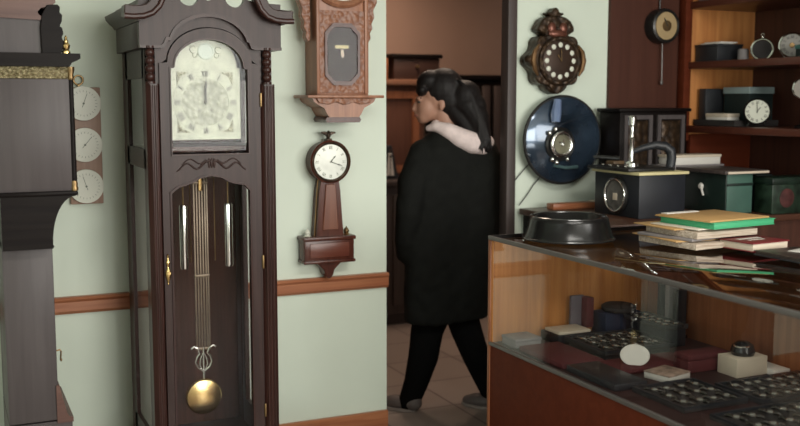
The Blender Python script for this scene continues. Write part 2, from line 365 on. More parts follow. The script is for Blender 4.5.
b = B(); b.box(0.15, 0.377, 3.40, 3.85, 1.206, 1.568, 0.003); obj('hood', b, M['lc'], t)
b = B(); b.box(0.15, 0.374, 3.396, 3.85, 1.568, 1.606, 0.002); obj('frieze', b, M['gilt'], t, label='pierced gilt frieze band')
b = B(); b.prism([(0.15, 1.606), (0.378, 1.606), (0.385, 1.618), (0.402, 1.626), (0.412, 1.632), (0.412, 1.648), (0.15, 1.648)], 3.375, 3.86); obj('cornice', b, M['lc_dark'], t)
for y in (3.405, 3.845):
    b = B(); b.lathe([(0.009, 1.206), (0.0085, 1.4), (0.0075, 1.57)], (0.383, y, 0), n=14); cc = obj('column', b, M['lc_dark'], t)
    b = B(); b.lathe([(0.011, 1.206), (0.012, 1.215), (0.0095, 1.222), (0.011, 1.228), (0.009, 1.238)], (0.383, y, 0), n=14); obj('column_base', b, M['brass_dull'], cc)
    b = B(); b.lathe([(0.0082, 1.565), (0.0105, 1.572), (0.0085, 1.58), (0.0125, 1.595), (0.0125, 1.606)], (0.383, y, 0), n=14); obj('column_capital', b, M['brass_dull'], cc)
b = B(); b.lathe([(0.013, 1.648), (0.013, 1.655), (0.009, 1.66), (0.012, 1.668), (0.013, 1.676), (0.007, 1.684), (0.0075, 1.688), (0.004, 1.695), (0.005, 1.700), (0, 1.708)], (0.373, 3.41, 0), n=14)
obj('finial', b, M['brass'], t)
b = B(); b.prism([(0.15, 1.648), (0.31, 1.648), (0.31, 1.75), (0.15, 1.765)], 3.415, 3.84)
obj('pediment_side', b, M['lc'], t)
b = B(); b.prism([(0.15, 1.758), (0.305, 1.752), (0.306, 1.760), (0.300, 1.765), (0.293, 1.770), (0.29, 1.778), (0.30, 1.79), (0.33, 1.797), (0.345, 1.808), (0.345, 1.85), (0.15, 1.87)], 3.405, 3.85)
obj('pediment_top', b, M['lc_red'], t, label='polished reddish top of the pediment')
sc = [(0.298, 1.648), (0.357, 1.648), (0.362, 1.66), (0.366, 1.685), (0.360, 1.70), (0.366, 1.712), (0.362, 1.73), (0.355, 1.735), (0.362, 1.75), (0.364, 1.77), (0.356, 1.778), (0.358, 1.795), (0.35, 1.803), (0.318, 1.80), (0.302, 1.77), (0.296, 1.73)]
b = B(); b.prism(sc, 3.40, 3.845, bev=0.002); obj('scrolled_front', b, M['lc_dark'], t)
b = B(); b.tube([(0.311, 3.50, 0.655), (0.327, 3.50, 0.658), (0.330, 3.50, 0.652), (0.328, 3.50, 0.628), (0.330, 3.50, 0.618)], 0.0028, 8); b.ball((0.329, 3.50, 0.624), 0.0045, 10); obj('drop_handle', b, M['brass_dull'], t)

# ------------------------------------------------------------------ triple dial barometer
t = thing('barometer', 'wooden wall board with three round white dials, hung behind the left longcase clock', 'barometer', (0.50, 3.99, 1.10))
b = B(); b.box(0.437, 0.558, 3.976, 4.0, 1.103, 1.548, 0.003); obj('back_board', b, M['baro_wood'], t)
for z in (1.487, 1.330, 1.172):
    b = B(); b.lathe([(0.062, 3.978), (0.064, 3.968), (0.062, 3.962), (0.056, 3.960), (0.056, 3.972), (0, 3.972)], (0.494, 0, z), 'y', 32); bz = obj('bezel', b, M['baro_wood'], t)
    b = B(); b.lathe([(0.0655, 3.970), (0.0645, 3.9600), (0, 3.9585)], (0.494, 0, z), 'y', 32); obj('dial', b, M['dial_w'], bz)
    b = B(); bar2(b, (0.494, z), random.uniform(-1, 1), 0, -0.015, 0, 0.04, 0.0016, 3.956, 3.958); b.lathe([(0.004, 3.962), (0.004, 3.957), (0, 3.957)], (0.494, 0, z), 'y', 10); obj('pointer', b, M['ink_soft'], bz)
    b = B()
    for k in range(24): bar2(b, (0.494, z), k*2*PI/24, 0, 0.043, 0, 0.050, 0.0012, 3.958, 3.9625)
    obj('scale_marks', b, M['ink_soft'], bz)
b = B(); b.box(0.476, 0.486, 3.975, 3.995, 1.545, 1.56, 0.001); b.torus((0.481, 3.985, 1.575), 0.017, 0.0035, 'y'); obj('hanger_ring', b, M['brass_dull'], t)

# ------------------------------------------------------------------ grandfather clock
t = thing('grandfather_clock', 'big dark walnut grandfather clock with arched dial and long glass door', 'clock', (0.855, 3.70, 0))
YF = 3.45; YB = 3.93
# carcass
b = B(); b.box(0.655, 1.055, YB-0.02, YB, 0.20, 1.68); b.box(0.632, 0.652, YB-0.06, YB, 0.20, 1.70); b.box(1.060, 1.080, YB-0.06, YB, 0.20, 1.70); obj('back_panel', b, M['gf_in'], t)
for x0, x1 in ((0.632, 0.650), (1.062, 1.080)):
    b = B(); rects = [(0.20, 0.30), (1.262, 1.33), (1.575, 1.70)]
    for z0, z1 in rects: b.box(x0, x1, 3.50, YB-0.06, z0, z1)
    b.box(x0, x1, 3.48, 3.53, 0.20, 1.70); b.box(x0, x1, YB-0.10, YB-0.055, 0.20, 1.70)
    sp = obj('side_panel', b, M['gf'], t)
    xm = (x0+x1)/2
    b = B(); b.box(xm-0.002, xm+0.002, 3.525, YB-0.095, 0.295, 1.265); obj('lower_side_pane', b, M['glass'], sp)
    b = B(); b.box(xm-0.002, xm+0.002, 3.525, YB-0.095, 1.325, 1.58); obj('upper_side_pane', b, M['glass'], sp)
# corner posts with reeded strips
for x0, x1, s in ((0.631, 0.674, 1), (1.031, 1.083, -1)):
    b = B(); b.prism([(x0, 3.49), (x0, YF+0.012), (x0+0.012, YF), (x1-0.006, YF), (x1, YF+0.006), (x1, 3.49)], 0.20, 1.555, 'z')
    n = 2 if s > 0 else 3
    for k in range(n):
        xx = x0+0.010+(x1-x0-0.016)*(k+0.5)/n; b.lathe([(0.006, 0.28), (0.006, 1.55)], (xx, YF+0.003, 0), n=12)
    obj('corner_post', b, M['gf_red'], t)
for xc in (0.645, 1.053):
    pr = [(0.017, 1.555), (0.017, 1.562)]
    for k in range(4):
        z = 1.565+k*0.027; pr += [(0.010, z), (0.015, z+0.006), (0.0165, z+0.013), (0.015, z+0.020), (0.010, z+0.026)]
    pr += [(0.017, 1.674), (0.017, 1.682)]
    b = B(); b.lathe(pr, (xc, YF-0.001, 0), n=18); obj('turned_spindle', b, M['gf_red'], t)
for x0 in (0.634, 1.03):
    b = B(); b.box(x0, x0+0.036, YF+0.03, 3.52, 1.55, 1.69); obj('spindle_backing', b, M['gf'], t)
# frieze board with arched opening and scalloped top
X0, X1, XC = 0.612, 1.106, 0.849
arch = [(0.680, 1.682), (0.690, 1.690), (0.700, 1.712)] + arcpts(XC, 1.690, 0.140, 0.105, 168, 12, 22) + [(0.992, 1.712), (1.002, 1.690), (1.012, 1.682)]
top = [(X1, 1.835), (1.02, 1.838)] + arcpts(0.942, 1.855, 0.036, 0.036, -10, -170, 10) + [(0.88, 1.850)] + [(0.846, 1.838)] + [(0.825, 1.850)] + arcpts(0.782, 1.855, 0.036, 0.036, -10, -170, 10) + [(0.72, 1.84), (X0, 1.835)]
half = [(X0, 1.684), (X0+0.004, 1.680)] + arch + [(X1-0.004, 1.680), (X1, 1.684)]
b = B(); b.prism(half+top, YF-0.004, YF+0.03); obj('frieze_board', b, M['gf'], t)
ar2 = [(x, z-0.010) for x, z in arch]
arw = [(0.6, 1.684-0.004)] + []
b = B(); b.prism([(X0, 1.684), (0.682, 1.684)]+arch[1:-1]+[(1.010, 1.684), (X1, 1.684), (X1, 1.674), (1.010, 1.674)]+[(XC+(x-XC)*0.965, z-0.012) for x, z in reversed(arch[1:-1])]+[(0.682, 1.674), (X0, 1.674)], YF-0.012, YF+0.02)
obj('arch_moulding', b, M['gf_red'], t)
b = B(); b.box(X0, 0.632, YF+0.03, YB, 1.674, 1.835, 0.002); b.box(1.081, X1, YF+0.03, YB, 1.674, 1.835, 0.002); b.box(0.632, 1.081, YB-0.02, YB, 1.68, 1.80); b.box(0.632, 1.081, YF+0.03, YB, 1.795, 1.815); obj('hood_side', b, M['gf'], t)
# cornice returns and swan-neck scrolls
for s in (-1, 1):
    xa = X0 if s < 0 else X1
    e = lambda d: xa+s*d
    b = B(); b.prism([(e(-0.004), 1.762), (e(0.006), 1.762), (e(0.012), 1.772), (e(0.022), 1.780), (e(0.036), 1.795), (e(0.040), 1.81), (e(-0.004), 1.815)], YF-0.03, YB, 'y'); obj('cornice', b, M['gf'], t)
    ctr = [(0.290, 1.792), (0.262, 1.790), (0.232, 1.792), (0.208, 1.800), (0.190, 1.818), (0.177, 1.845), (0.165, 1.88), (0.150, 1.915), (0.130, 1.945), (0.105, 1.96), (0.08, 1.955), (0.066, 1.935)]
    P_ = [Vector((XC+s*u, 0, z)) for u, z in ctr]; up_, dn_ = [], []
    for k, p in enumerate(P_):
        d_ = (P_[min(k+1, len(P_)-1)]-P_[max(k-1, 0)]).normalized(); n_ = Vector((-d_.z, 0, d_.x)); h_ = 0.021-0.0006*k
        up_.append((p+n_*h_)); dn_.append((p-n_*h_))
    b = B(); b.prism([(q.x, q.z) for q in up_]+[(q.x, q.z) for q in reversed(dn_)], YF-0.045, YF+0.02, 'y', bev=0.003); sn = obj('swan_neck', b, M['gf'], t)
    lw_ = dn_ if s < 0 else up_                              # added dark strip along the lower edge stands in for shade
    lw_ = max((up_, dn_), key=lambda L: -L[2].z)
    b = B(); b.tube([(q.x, YF-0.044, q.z+0.004) for q in lw_], 0.010, 10); obj('neck_shade', b, M['gf_red'], sn)
    b = B(); b.lathe([(0, YF-0.06), (0.022, YF-0.055), (0.03, YF-0.04), (0.03, YF+0.01)], (XC+s*0.06, 0, 1.93), 'y', 24); obj('rosette', b, M['gf_red'], sn)
# long door
def gate(x0, x1, zb, zs, cz, rx, rz, sh, n=18):            # outline: bottom, sides, shoulders, arch
    xc = (x0+x1)/2
    return [(x0, zb), (x1, zb), (x1, zs), (x1-sh, zs)] + arcpts(xc, cz, rx, rz, 0, 180, n) + [(x0+sh, zs), (x0, zs)]
oD = gate(0.676, 1.028, 1.262, 1.625, 1.628, 0.148, 0.118, 0.012); iD = gate(0.714, 0.982, 1.314, 1.607, 1.612, 0.120, 0.094, 0.008)
b = B(); b.prism([(0.664, 1.555), (0.664, 1.70)]+arcpts(XC, 1.70, 0.150, 0.100, 170, 10, 16)+[(1.036, 1.70), (1.036, 1.555), (1.0285, 1.555), (1.0285, 1.625), (1.016, 1.627)]+arcpts(0.852, 1.630, 0.150, 0.120, 4, 176, 16)+[(0.688, 1.627), (0.6775, 1.625), (0.6775, 1.555)], YF+0.010, YF+0.022); obj('arch_surround', b, M['gf'], t)
b = B(); b.frame(oD, iD, YF, YF+0.022); db = obj('door', b, M['gf'], t)
lip = [(XC-0.0035+(x-XC+0.0035)*1.0, z) for x, z in iD]
sc_ = lambda P, k: [((0.848+(x-0.848)*(1+k)), 1.49+(z-1.49)*(1+k)) for x, z in P]
b = B(); b.frame(sc_(iD, 0.035), iD, YF-0.006, YF+0.004); obj('dial_bead', b, M['gf_red'], db)
# lower opening of the door: ogee top
lo_in = [(0.708, 0.275), (0.984, 0.275), (0.984, 1.180), (0.966, 1.200), (0.93, 1.206), (0.905, 1.215), (0.885, 1.228), (0.846, 1.236), (0.807, 1.228), (0.785, 1.215), (0.76, 1.206), (0.735, 1.200), (0.708, 1.180)]
lo_out = [(0.676, 0.215), (1.028, 0.215), (1.028, 1.262), (1.0, 1.262), (0.95, 1.262), (0.92, 1.262), (0.89, 1.262), (0.846, 1.262), (0.80, 1.262), (0.77, 1.262), (0.74, 1.262), (0.70, 1.262), (0.676, 1.262)]
b = B(); b.frame(lo_out, lo_in, YF, YF+0.022); lf = obj('door_lower', b, M['gf'], db)
b = B(); b.frame([(0.846+(x-0.846)*1.05, 0.75+(z-0.75)*1.013) for x, z in lo_in], lo_in, YF-0.005, YF+0.004); obj('lower_bead', b, M['gf_red'], db)
b = B(); b.prism(iD, YF+0.009, YF+0.012); obj('dial_pane', b, M['thin_glass'], db)
b = B(); b.prism(lo_in, YF+0.009, YF+0.012); obj('lower_pane', b, M['thin_glass'], db)
# carved spray between the panes
b = B()
for s in (-1, 1):
    p = [(XC+s*(0.004+0.118*k/12), YF-0.002, 1.278+0.012*math.sin(k*0.85+0.6)-0.0009*k) for k in range(13)]
    b.tube(p, [0.0045-0.0002*k for k in range(13)], 8)
    p = [(XC+s*(0.02+0.085*k/10), YF-0.001, 1.292-0.010*math.sin(k*0.7)-0.0008*k) for k in range(11)]
    b.tube(p, [0.0035-0.0002*k for k in range(11)], 8)
for k in (-1, 0, 1): b.ball((XC+k*0.009, YF, 1.281), (0.005, 0.005, 0.018), 12)
obj('carved_spray', b, M['gf'], db)
# lock plate
b = B(); b.lathe([(0, 0.860), (0.004, 0.866), (0.003, 0.874), (0.008, 0.885), (0.011, 0.900), (0.008, 0.914), (0.0035, 0.925), (0.007, 0.935), (0.008, 0.942), (0.004, 0.950), (0.0025, 0.958), (0.004, 0.965), (0, 0.972)], (0.688, YF-0.003, 0), n=14); lk = obj('lock_plate', b, M['brass'], db)
b = B(); b.lathe([(0.006, YF-0.02), (0.006, YF-0.008), (0.004, YF)], (0.688, 0, 0.905), 'y', 12); obj('key', b, M['brass'], lk)
for z in (1.50, 0.92, 0.37):
    b = B(); b.lathe([(0.0035, z-0.024), (0.0045, z-0.02), (0.0045, z+0.02), (0.0035, z+0.024)], (1.0295, YF-0.003, 0), n=10); obj('hinge', b, M['brass_dull'], db)
# dial
YD = 3.488
dl = gate(0.700, 0.966, 1.362, 1.612, 1.614, 0.122, 0.112, 0.010)
b = B(); b.prism(dl, YD, YD+0.006); di = obj('dial_plate', b, M['dial'], t)
dc = (0.840, 1.492)
b = B(); b.lathe([(0.113, YD+0.001), (0.113, YD-0.002), (0.084, YD-0.003), (0.084, YD+0.001)], (dc[0], 0, dc[1]), 'y', 48); obj('chapter_ring', b, M['dial'], di)
b = B(); b.lathe([(0.082, YD+0.001), (0.082, YD-0.0015), (0, YD-0.0015)], (dc[0], 0, dc[1]), 'y', 40); obj('dial_centre', b, M['dial_orn'], di)
b = B(); numerals(b, dc, 0.099, 0.020, YD-0.0055, YD-0.002, 0.0028); obj('numeral', b, M['ink'], di)
b = B()
for sx in (-1, 1):
    for sz in (-1, 1):
        cx, cz = dc[0]+sx*0.098, dc[1]+sz*0.105
        b.prism([(cx, cz), (cx-sx*0.045, cz), (cx-sx*0.018, cz-sz*0.012), (cx-sx*0.012, cz-sz*0.018), (cx, cz-sz*0.045)], YD-0.004, YD)
obj('spandrel', b, carved('spandrel_brass', (0.16, 0.16, 0.10), (0.52, 0.52, 0.36), 110, 0.4, 0.7), di)
b = B(); b.lathe([(0.029, YD+0.001), (0.029, YD-0.003), (0.024, YD-0.004), (0.024, YD-0.002), (0, YD-0.0025)], (dc[0]+0.006, 0, 1.668), 'y', 30); bo = obj('moon_boss', b, mat('boss_enamel', (0.46, 0.53, 0.45), 0.4), di)
b = B()
for s in (-1, 1):
    b.torus((dc[0]+0.006+s*0.044, YD-0.001, 1.674), 0.011, 0.0025, 'y', 16, 6, a0=0.5, a1=5.2); b.torus((dc[0]+0.006+s*0.038, YD-0.001, 1.655), 0.008, 0.002, 'y', 16, 6, a0=2.0, a1=7.0)
    b.tube([(dc[0]+0.006+s*0.052, YD-0.001, 1.682), (dc[0]+0.006+s*0.06, YD-0.001, 1.69)], 0.002, 6)
obj('boss_scroll', b, M['dial_orn'], di)
obj('hour_hand', hand(dc, 0.02, 0.055, 0.0035, YD-0.009, YD-0.007), M['ink'], di)
obj('minute_hand', hand(dc, -0.03, 0.082, 0.0028, YD-0.012, YD-0.010), M['ink'], di)
b = B()
for dx, dz in ((-0.022, -0.028), (0.022, -0.028), (0, 0)): b.lathe([(0.0038, YD-0.014 if dx == 0 else YD-0.0035), (0.0038, YD)], (dc[0]+dx, 0, dc[1]+dz), 'y', 12)
obj('arbor', b, M['ink'], di)
b = B(); b.box(0.655, 1.057, 3.52, 3.84, 1.318, 1.336); obj('seat_board', b, M['gf_in'], t)
b = B(); b.box(0.73, 0.95, 3.497, 3.66, 1.36, 1.58, 0.004); obj('movement', b, M['brass_dull'], t)
# pendulum
YP = 3.62
b = B()
for k, mm in enumerate((-0.024, -0.014, -0.004, 0.006, 0.016, 0.024)): b.box(0.846+mm-0.003, 0.846+mm+0.003, YP, YP+0.006, 0.575, 1.22, 0.001)
for z in (1.20, 0.855, 0.580): b.box(0.818, 0.874, YP-0.003, YP+0.009, z-0.005, z+0.005, 0.002)
pn = obj('pendulum', b, mat('aged_brass_rods', (0.19, 0.15, 0.11), 0.45, 0.75, 0.2), t)
b = B(); b.box(0.838, 0.854, YP-0.006, YP+0.006, 1.17, 1.30, 0.003); obj('suspension', b, M['brass'], pn)
b = B()
for s in (-1, 1):
    b.tube([(0.846+s*u, YP, z) for u, z in ((0.004, 0.495), (0.022, 0.51), (0.030, 0.53), (0.024, 0.55), (0.014, 0.562), (0.020, 0.58), (0.036, 0.59), (0.046, 0.582))], 0.0042, 8)
    b.tube([(0.846+s*u, YP, z) for u, z in ((0.002, 0.565), (0.012, 0.54), (0.014, 0.52), (0.004, 0.495))], 0.003, 8)
b.tube([(0.846, YP, 0.585), (0.846, YP, 0.40)], 0.004, 8); obj('lyre', b, M['steel'], pn)
b = B(); b.lathe([(0, YP-0.022), (0.03, YP-0.020), (0.056, YP-0.013), (0.063, YP-0.011), (0.068, YP-0.004), (0.068, YP+0.004), (0.05, YP+0.012), (0, YP+0.016)], (0.842, 0, 0.398), 'y', 40); obj('bob', b, M['brass'], pn)
for xw in (0.780, 0.946):
    b = B(); b.lathe([(0, 0.885), (0.014, 0.887), (0.0155, 0.893), (0.0155, 1.115), (0.014, 1.121), (0, 1.124)], (xw, YP-0.01, 0), n=20); wt = obj('weight', b, M['steel'], t)
    b = B(); b.tube([(xw, YP-0.01, 1.12), (xw, YP-0.01, 1.318)], 0.003, 8); obj('chain', b, M['brass_dull'], wt)
for xw in (0.812, 0.902):
    b = B()
    for k in range(40): b.ball((xw, YP+0.02, 0.91+k*0.0105), (0.0028, 0.0028, 0.0055), 6)
    obj('hanging_chain', b, M['brass_dull'], t)
# base
b = B(); b.prism([(0.60, 0.14), (0.612, 0.16), (0.622, 0.19), (0.628, 0.205), (1.085, 0.205), (1.092, 0.19), (1.102, 0.16), (1.114, 0.14)], YF-0.03, YB); obj('base_moulding', b, M['gf_red'], t)
b = B(); b.box(0.60, 1.114, YF-0.03, YB, 0.06, 0.145, 0.004); obj('base', b, M['gf'], t)
b = B(); b.box(0.585, 1.13, YF-0.045, YB, 0.0, 0.07, 0.008); obj('plinth', b, M['gf_red'], t)

# ------------------------------------------------------------------ carved wall clock
t = thing('wall_clock', 'carved light oak wall clock with an eight-sided pendulum window, high on the pale wall', 'clock', (1.50, 3.95, 1.41))
Y0, Y1 = 3.86, 4.0
b = B(); b.box(1.388, 1.616, Y0, Y1, 1.515, 2.20, 0.003); cs = obj('case', b, M['vien'], t)
octo = lambda k: [(1.496+dx*k, 1.685+dz*k*0.97+(0.0)) for dx, dz in ((-0.034, -0.112), (0.034, -0.112), (0.066, -0.078), (0.066, 0.078), (0.034, 0.112), (-0.034, 0.112), (-0.066, 0.078), (-0.066, -0.078))]
b = B(); b.frame([(1.392, 1.53), (1.50, 1.53), (1.612, 1.53), (1.612, 1.69), (1.612, 1.86), (1.50, 1.86), (1.392, 1.86), (1.392, 1.69)], [octo(1.12)[i] for i in (0, 1, 2, 3, 4, 5, 6, 7)][0:8], Y0-0.008, Y0)
dr = obj('door', b, M['vien_carv'], t)
b = B(); b.frame(octo(1.15), octo(1.0), Y0-0.016, Y0+0.001); obj('window_moulding', b, M['banjo'], dr)
b = B(); b.prism(octo(1.05), Y0-0.003, Y0+0.001); obj('window_back', b, mat('clock_inside', (0.03, 0.02, 0.018), 0.6, spec=0.1), dr)
b = B(); b.prism(octo(1.02), Y0-0.011, Y0-0.009); obj('window_pane', b, M['thin_glass'], dr)
b = B(); b.box(1.466, 1.526, Y0-0.008, Y0-0.004, 1.708, 1.722, 0.002); pd = obj('pendulum_plate', b, M['creamy'], t)
b = B(); b.prism([(1.492, 1.705), (1.502, 1.705), (1.506, 1.680), (1.500, 1.668), (1.492, 1.680)], Y0-0.008, Y0-0.004); obj('pendulum', b, M['cream'], t)
b = B(); b.lathe([(0.15, Y0), (0.15, Y0-0.012), (0.14, Y0-0.022), (0.125, Y0-0.012), (0.12, Y0-0.006), (0, Y0-0.006)], (1.50, 0, 2.02), 'y', 48); bz = obj('dial_bezel', b, M['vien'], t)
b = B(); b.lathe([(0.12, Y0-0.005), (0.12, Y0-0.009), (0, Y0-0.009)], (1.50, 0, 2.02), 'y', 40); obj('dial', b, M['dial_w'], bz)
for s in (-1, 1):
    xs = 1.496+s*0.1215
    b = B(); b.prism([(xs, 2.0), (xs, 1.745), (xs+s*0.010, 1.735), (xs+s*0.022, 1.755), (xs+s*0.018, 1.775), (xs+s*0.030, 1.795), (xs+s*0.026, 1.815), (xs+s*0.038, 1.84), (xs+s*0.034, 1.87), (xs+s*0.05, 1.90), (xs+s*0.05, 2.0)], Y0+0.03, Y0+0.075, bev=0.002); obj('side_scroll', b, M['vien_carv'], t)
    b = B(); b.box(1.496+s*0.105-0.007, 1.496+s*0.105+0.007, Y0-0.014, Y0, 1.525, 2.15, 0.004); obj('pilaster', b, M['vien'], t)
b = B(); b.box(1.334, 1.668, Y0-0.045, Y1, 1.508, 1.520, 0.004); obj('ledge', b, M['vien'], t)
b = B(); b.prism([(1.36, 1.510), (1.640, 1.510), (1.632, 1.493), (1.612, 1.480), (1.588, 1.468), (1.576, 1.445), (1.565, 1.430), (1.435, 1.430), (1.424, 1.445), (1.412, 1.468), (1.388, 1.480), (1.368, 1.493)], Y0-0.02, Y1); obj('bracket', b, M['vien'], t)
b = B(); b.prism([(1.375, 1.508), (1.625, 1.508), (1.612, 1.488), (1.57, 1.482), (1.54, 1.492), (1.50, 1.480), (1.46, 1.492), (1.43, 1.482), (1.388, 1.488)], Y0-0.03, Y0-0.01, bev=0.002); obj('carved_apron', b, M['vien_carv'], t)
b = B(); b.prism([(1.43, 1.432), (1.57, 1.432), (1.578, 1.420), (1.572, 1.408), (1.428, 1.408), (1.422, 1.420)], Y0-0.01, Y1); obj('foot_moulding', b, M['banjo'], t)
b = B(); b.prism([(1.36, 2.2), (1.64, 2.2), (1.60, 2.26), (1.50, 2.32), (1.40, 2.26)], Y0-0.03, Y1, bev=0.003); obj('crest', b, M['vien_carv'], t)

# ------------------------------------------------------------------ banjo clock
t = thing('banjo_clock', 'small banjo-shaped mahogany wall clock with round white dial, hung above the chair rail', 'clock', (1.452, 3.96, 0.75))
Y0 = 3.93
b = B(); b.lathe([(0.084, 4.0), (0.084, Y0+0.01), (0.090, Y0), (0.090, Y0-0.008), (0.082, Y0-0.014), (0.074, Y0-0.006), (0, Y0-0.006)], (1.457, 0, 1.243), 'y', 40); hd = obj('dial_case', b, M['banjo'], t)
b = B(); b.torus((1.457, Y0-0.010, 1.243), 0.079, 0.006, 'y', 40, 8); obj('bezel', b, M['bronze'], hd)
b = B(); b.lathe([(0.075, Y0-0.004), (0.075, Y0-0.0075), (0, Y0-0.0075)], (1.457, 0, 1.243), 'y', 40); obj('dial', b, mat('brushed_silver_dial', (0.50, 0.51, 0.46), 0.35, 0.35, 0.22, 9), hd)
b = B(); numerals(b, (1.457, 1.243), 0.060, 0.014, Y0-0.009, Y0-0.007, 0.0014); obj('numeral', b, M['ink_soft'], hd)
obj('hour_hand', hand((1.457, 1.243), -0.7, 0.035, 0.002, Y0-0.011, Y0-0.0095), M['ink'], hd)
obj('minute_hand', hand((1.457, 1.243), -1.9, 0.055, 0.0016, Y0-0.013, Y0-0.0115), M['ink'], hd)
b = B(); b.prism([(1.420, 1.175), (1.494, 1.175), (1.502, 1.12), (1.515, 0.93), (1.394, 0.93), (1.409, 1.12)], Y0, 4.0); nk = obj('throat', b, M['banjo'], t)
b = B(); b.prism([(1.436, 1.15), (1.480, 1.15), (1.492, 0.955), (1.420, 0.955)], Y0-0.006, Y0+0.002, bev=0.003); obj('throat_panel', b, wood('throat_panel_veneer', (0.14, 0.045, 0.025), (0.20, 0.075, 0.04), 'z', 0.3), nk)
for s in (-1, 1):
    b = B(); b.tube([(1.452+s*u, Y0+0.02, z) for u, z in ((0.060, 0.93), (0.055, 1.00), (0.050, 1.08), (0.044, 1.15), (0.040, 1.18))], 0.003, 8); obj('side_rail', b, M['brass_dull'], t)
    b = B(); b.lathe([(0.016, 0.925), (0.016, 0.93), (0.009, 0.935), (0.013, 0.944), (0.009, 0.953), (0.004, 0.958), (0, 0.966)], (1.452+s*0.088, Y0+0.03, 0), n=12); obj('corner_finial', b, M['dial_w'] if s < 0 else M['brass_dull'], t)
b = B(); b.box(1.336, 1.560, Y0-0.012, 4.0, 0.822, 0.925, 0.006); bx = obj('lower_box', b, M['banjo'], t)
b = B(); b.box(1.330, 1.566, Y0-0.02, 4.0, 0.912, 0.930, 0.005); b.box(1.332, 1.564, Y0-0.02, 4.0, 0.816, 0.830, 0.005); obj('box_moulding', b, M['banjo'], bx)
b = B(); b.box(1.360, 1.536, Y0-0.016, Y0-0.01, 0.842, 0.902, 0.002); obj('box_panel', b, wood('box_panel_veneer', (0.11, 0.03, 0.02), (0.16, 0.05, 0.03), 'x', 0.3), bx)
b = B(); b.prism([(1.395, 0.817), (1.508, 0.817), (1.490, 0.800), (1.474, 0.785), (1.470, 0.765), (1.458, 0.748), (1.444, 0.748), (1.432, 0.765), (1.428, 0.785), (1.412, 0.800)], Y0, 4.0, bev=0.004); obj('bottom_bracket', b, M['banjo'], t)
b = B(); b.box(1.445, 1.470, Y0+0.005, 3.97, 1.325, 1.34, 0.003)
b.ball((1.457, Y0+0.02, 1.352), (0.010, 0.012, 0.014), 12); b.ball((1.456, Y0+0.012, 1.368), (0.006, 0.007, 0.006), 10)
for s in (-1, 1): b.prism([(1.457+s*0.004, 1.345), (1.457+s*0.016, 1.356), (1.457+s*0.034, 1.362), (1.457+s*0.030, 1.368), (1.457+s*0.012, 1.369), (1.457+s*0.003, 1.362)], Y0+0.014, Y0+0.024)
obj('eagle_finial', b, M['bronze'], t, voxel=0.0022, it=2)

for o_, d_ in (('banjo_clock', 0.012), ('barometer', -0.005)): bpy.data.objects[o_].location.x += d_
# ------------------------------------------------------------------ ornate bronze clock and blue disc clock beside the opening
t = thing('cartouche_clock', 'ornate dark bronze wall clock with crown top and ring of white numeral plaques', 'clock', (2.59, 3.96, 1.52))
body = []
for k in range(48):
    a = 2*PI*k/48; r = 0.140+0.012*math.cos(8*a)+0.006*math.cos(4*a)
    body.append((2.592+r*math.cos(a)*1.0, 1.680+r*math.sin(a)*0.98))
b = B(); b.prism(body, 3.915, 4.0, bev=0.006); obj('body', b, M['bronze'], t)
b = B(); b.prism([(2.592+(x-2.592)*0.82, z) for x, z in [(2.52, 1.785), (2.505, 1.80), (2.47, 1.815), (2.475, 1.835), (2.50, 1.865), (2.53, 1.878), (2.565, 1.882), (2.59, 1.878), (2.62, 1.882), (2.655, 1.875), (2.685, 1.86), (2.705, 1.835), (2.71, 1.815), (2.675, 1.80), (2.66, 1.785)]], 3.925, 3.995, bev=0.006); obj('crown', b, M['bronze'], t)
b = B(); b.prism([(2.575, 1.878), (2.548, 1.890), (2.545, 1.898), (2.568, 1.898), (2.578, 1.915), (2.592, 1.922), (2.604, 1.915), (2.612, 1.898), (2.636, 1.896), (2.632, 1.888), (2.605, 1.878)], 3.935, 3.985, bev=0.004); obj('top_finial', b, M['bronze'], t)
b = B(); b.ball((2.56, 3.922, 1.825), (0.022, 0.014, 0.028), 14); b.ball((2.622, 3.922, 1.825), (0.022, 0.014, 0.028), 14); b.ball((2.59, 3.918, 1.80), (0.05, 0.016, 0.02), 14); obj('crown_boss', b, mat('red_bronze', (0.16, 0.06, 0.04), 0.35, 0.5, 0.2), t)
b = B(); b.torus((2.600, 3.913, 1.678), 0.102, 0.012, 'y', 40, 10); obj('bezel', b, M['bronze'], t)
b = B(); b.lathe([(0.10, 3.916), (0.10, 3.910), (0.05, 3.905), (0, 3.904)], (2.600, 0, 1.678), 'y', 40); dl = obj('dial', b, mat('dark_dial', (0.05, 0.028, 0.018), 0.35, 0.4, 0.3), t)
for k in range(12):
    a = 2*PI*k/12
    b = B(); b.ball((2.600+0.072*math.sin(a), 3.908, 1.678+0.072*math.cos(a)), (0.0125, 0.005, 0.0125), 12); obj('numeral_plaque', b, M['dial_w'], dl)
obj('hour_hand', hand((2.600, 1.678), 0.6, 0.035, 0.002, 3.898, 3.900), M['brass_dull'], dl)
obj('minute_hand', hand((2.600, 1.678), 0.05, 0.055, 0.0016, 3.895, 3.897), M['brass_dull'], dl)
for s in (-1, 1):
    b = B(); b.tube([(2.594+s*u, 3.912, z) for u, z in ((0.105, 1.75), (0.128, 1.72), (0.136, 1.68), (0.128, 1.64), (0.110, 1.61))], [0.005, 0.011, 0.013, 0.011, 0.005], 10); obj('side_scroll', b, mat('bright_bronze', (0.22, 0.125, 0.06), 0.35, 0.8, 0.3), t)
    b = B(); b.ball((2.594+s*0.150, 3.94, 1.685), (0.016, 0.02, 0.02), 12); obj('side_knob', b, M['bronze'], t)
b = B(); b.prism([(2.53, 1.57), (2.545, 1.545), (2.57, 1.533), (2.592, 1.528), (2.62, 1.533), (2.64, 1.545), (2.66, 1.57)], 3.925, 3.995, bev=0.006); obj('lower_pendant', b, M['bronze'], t)

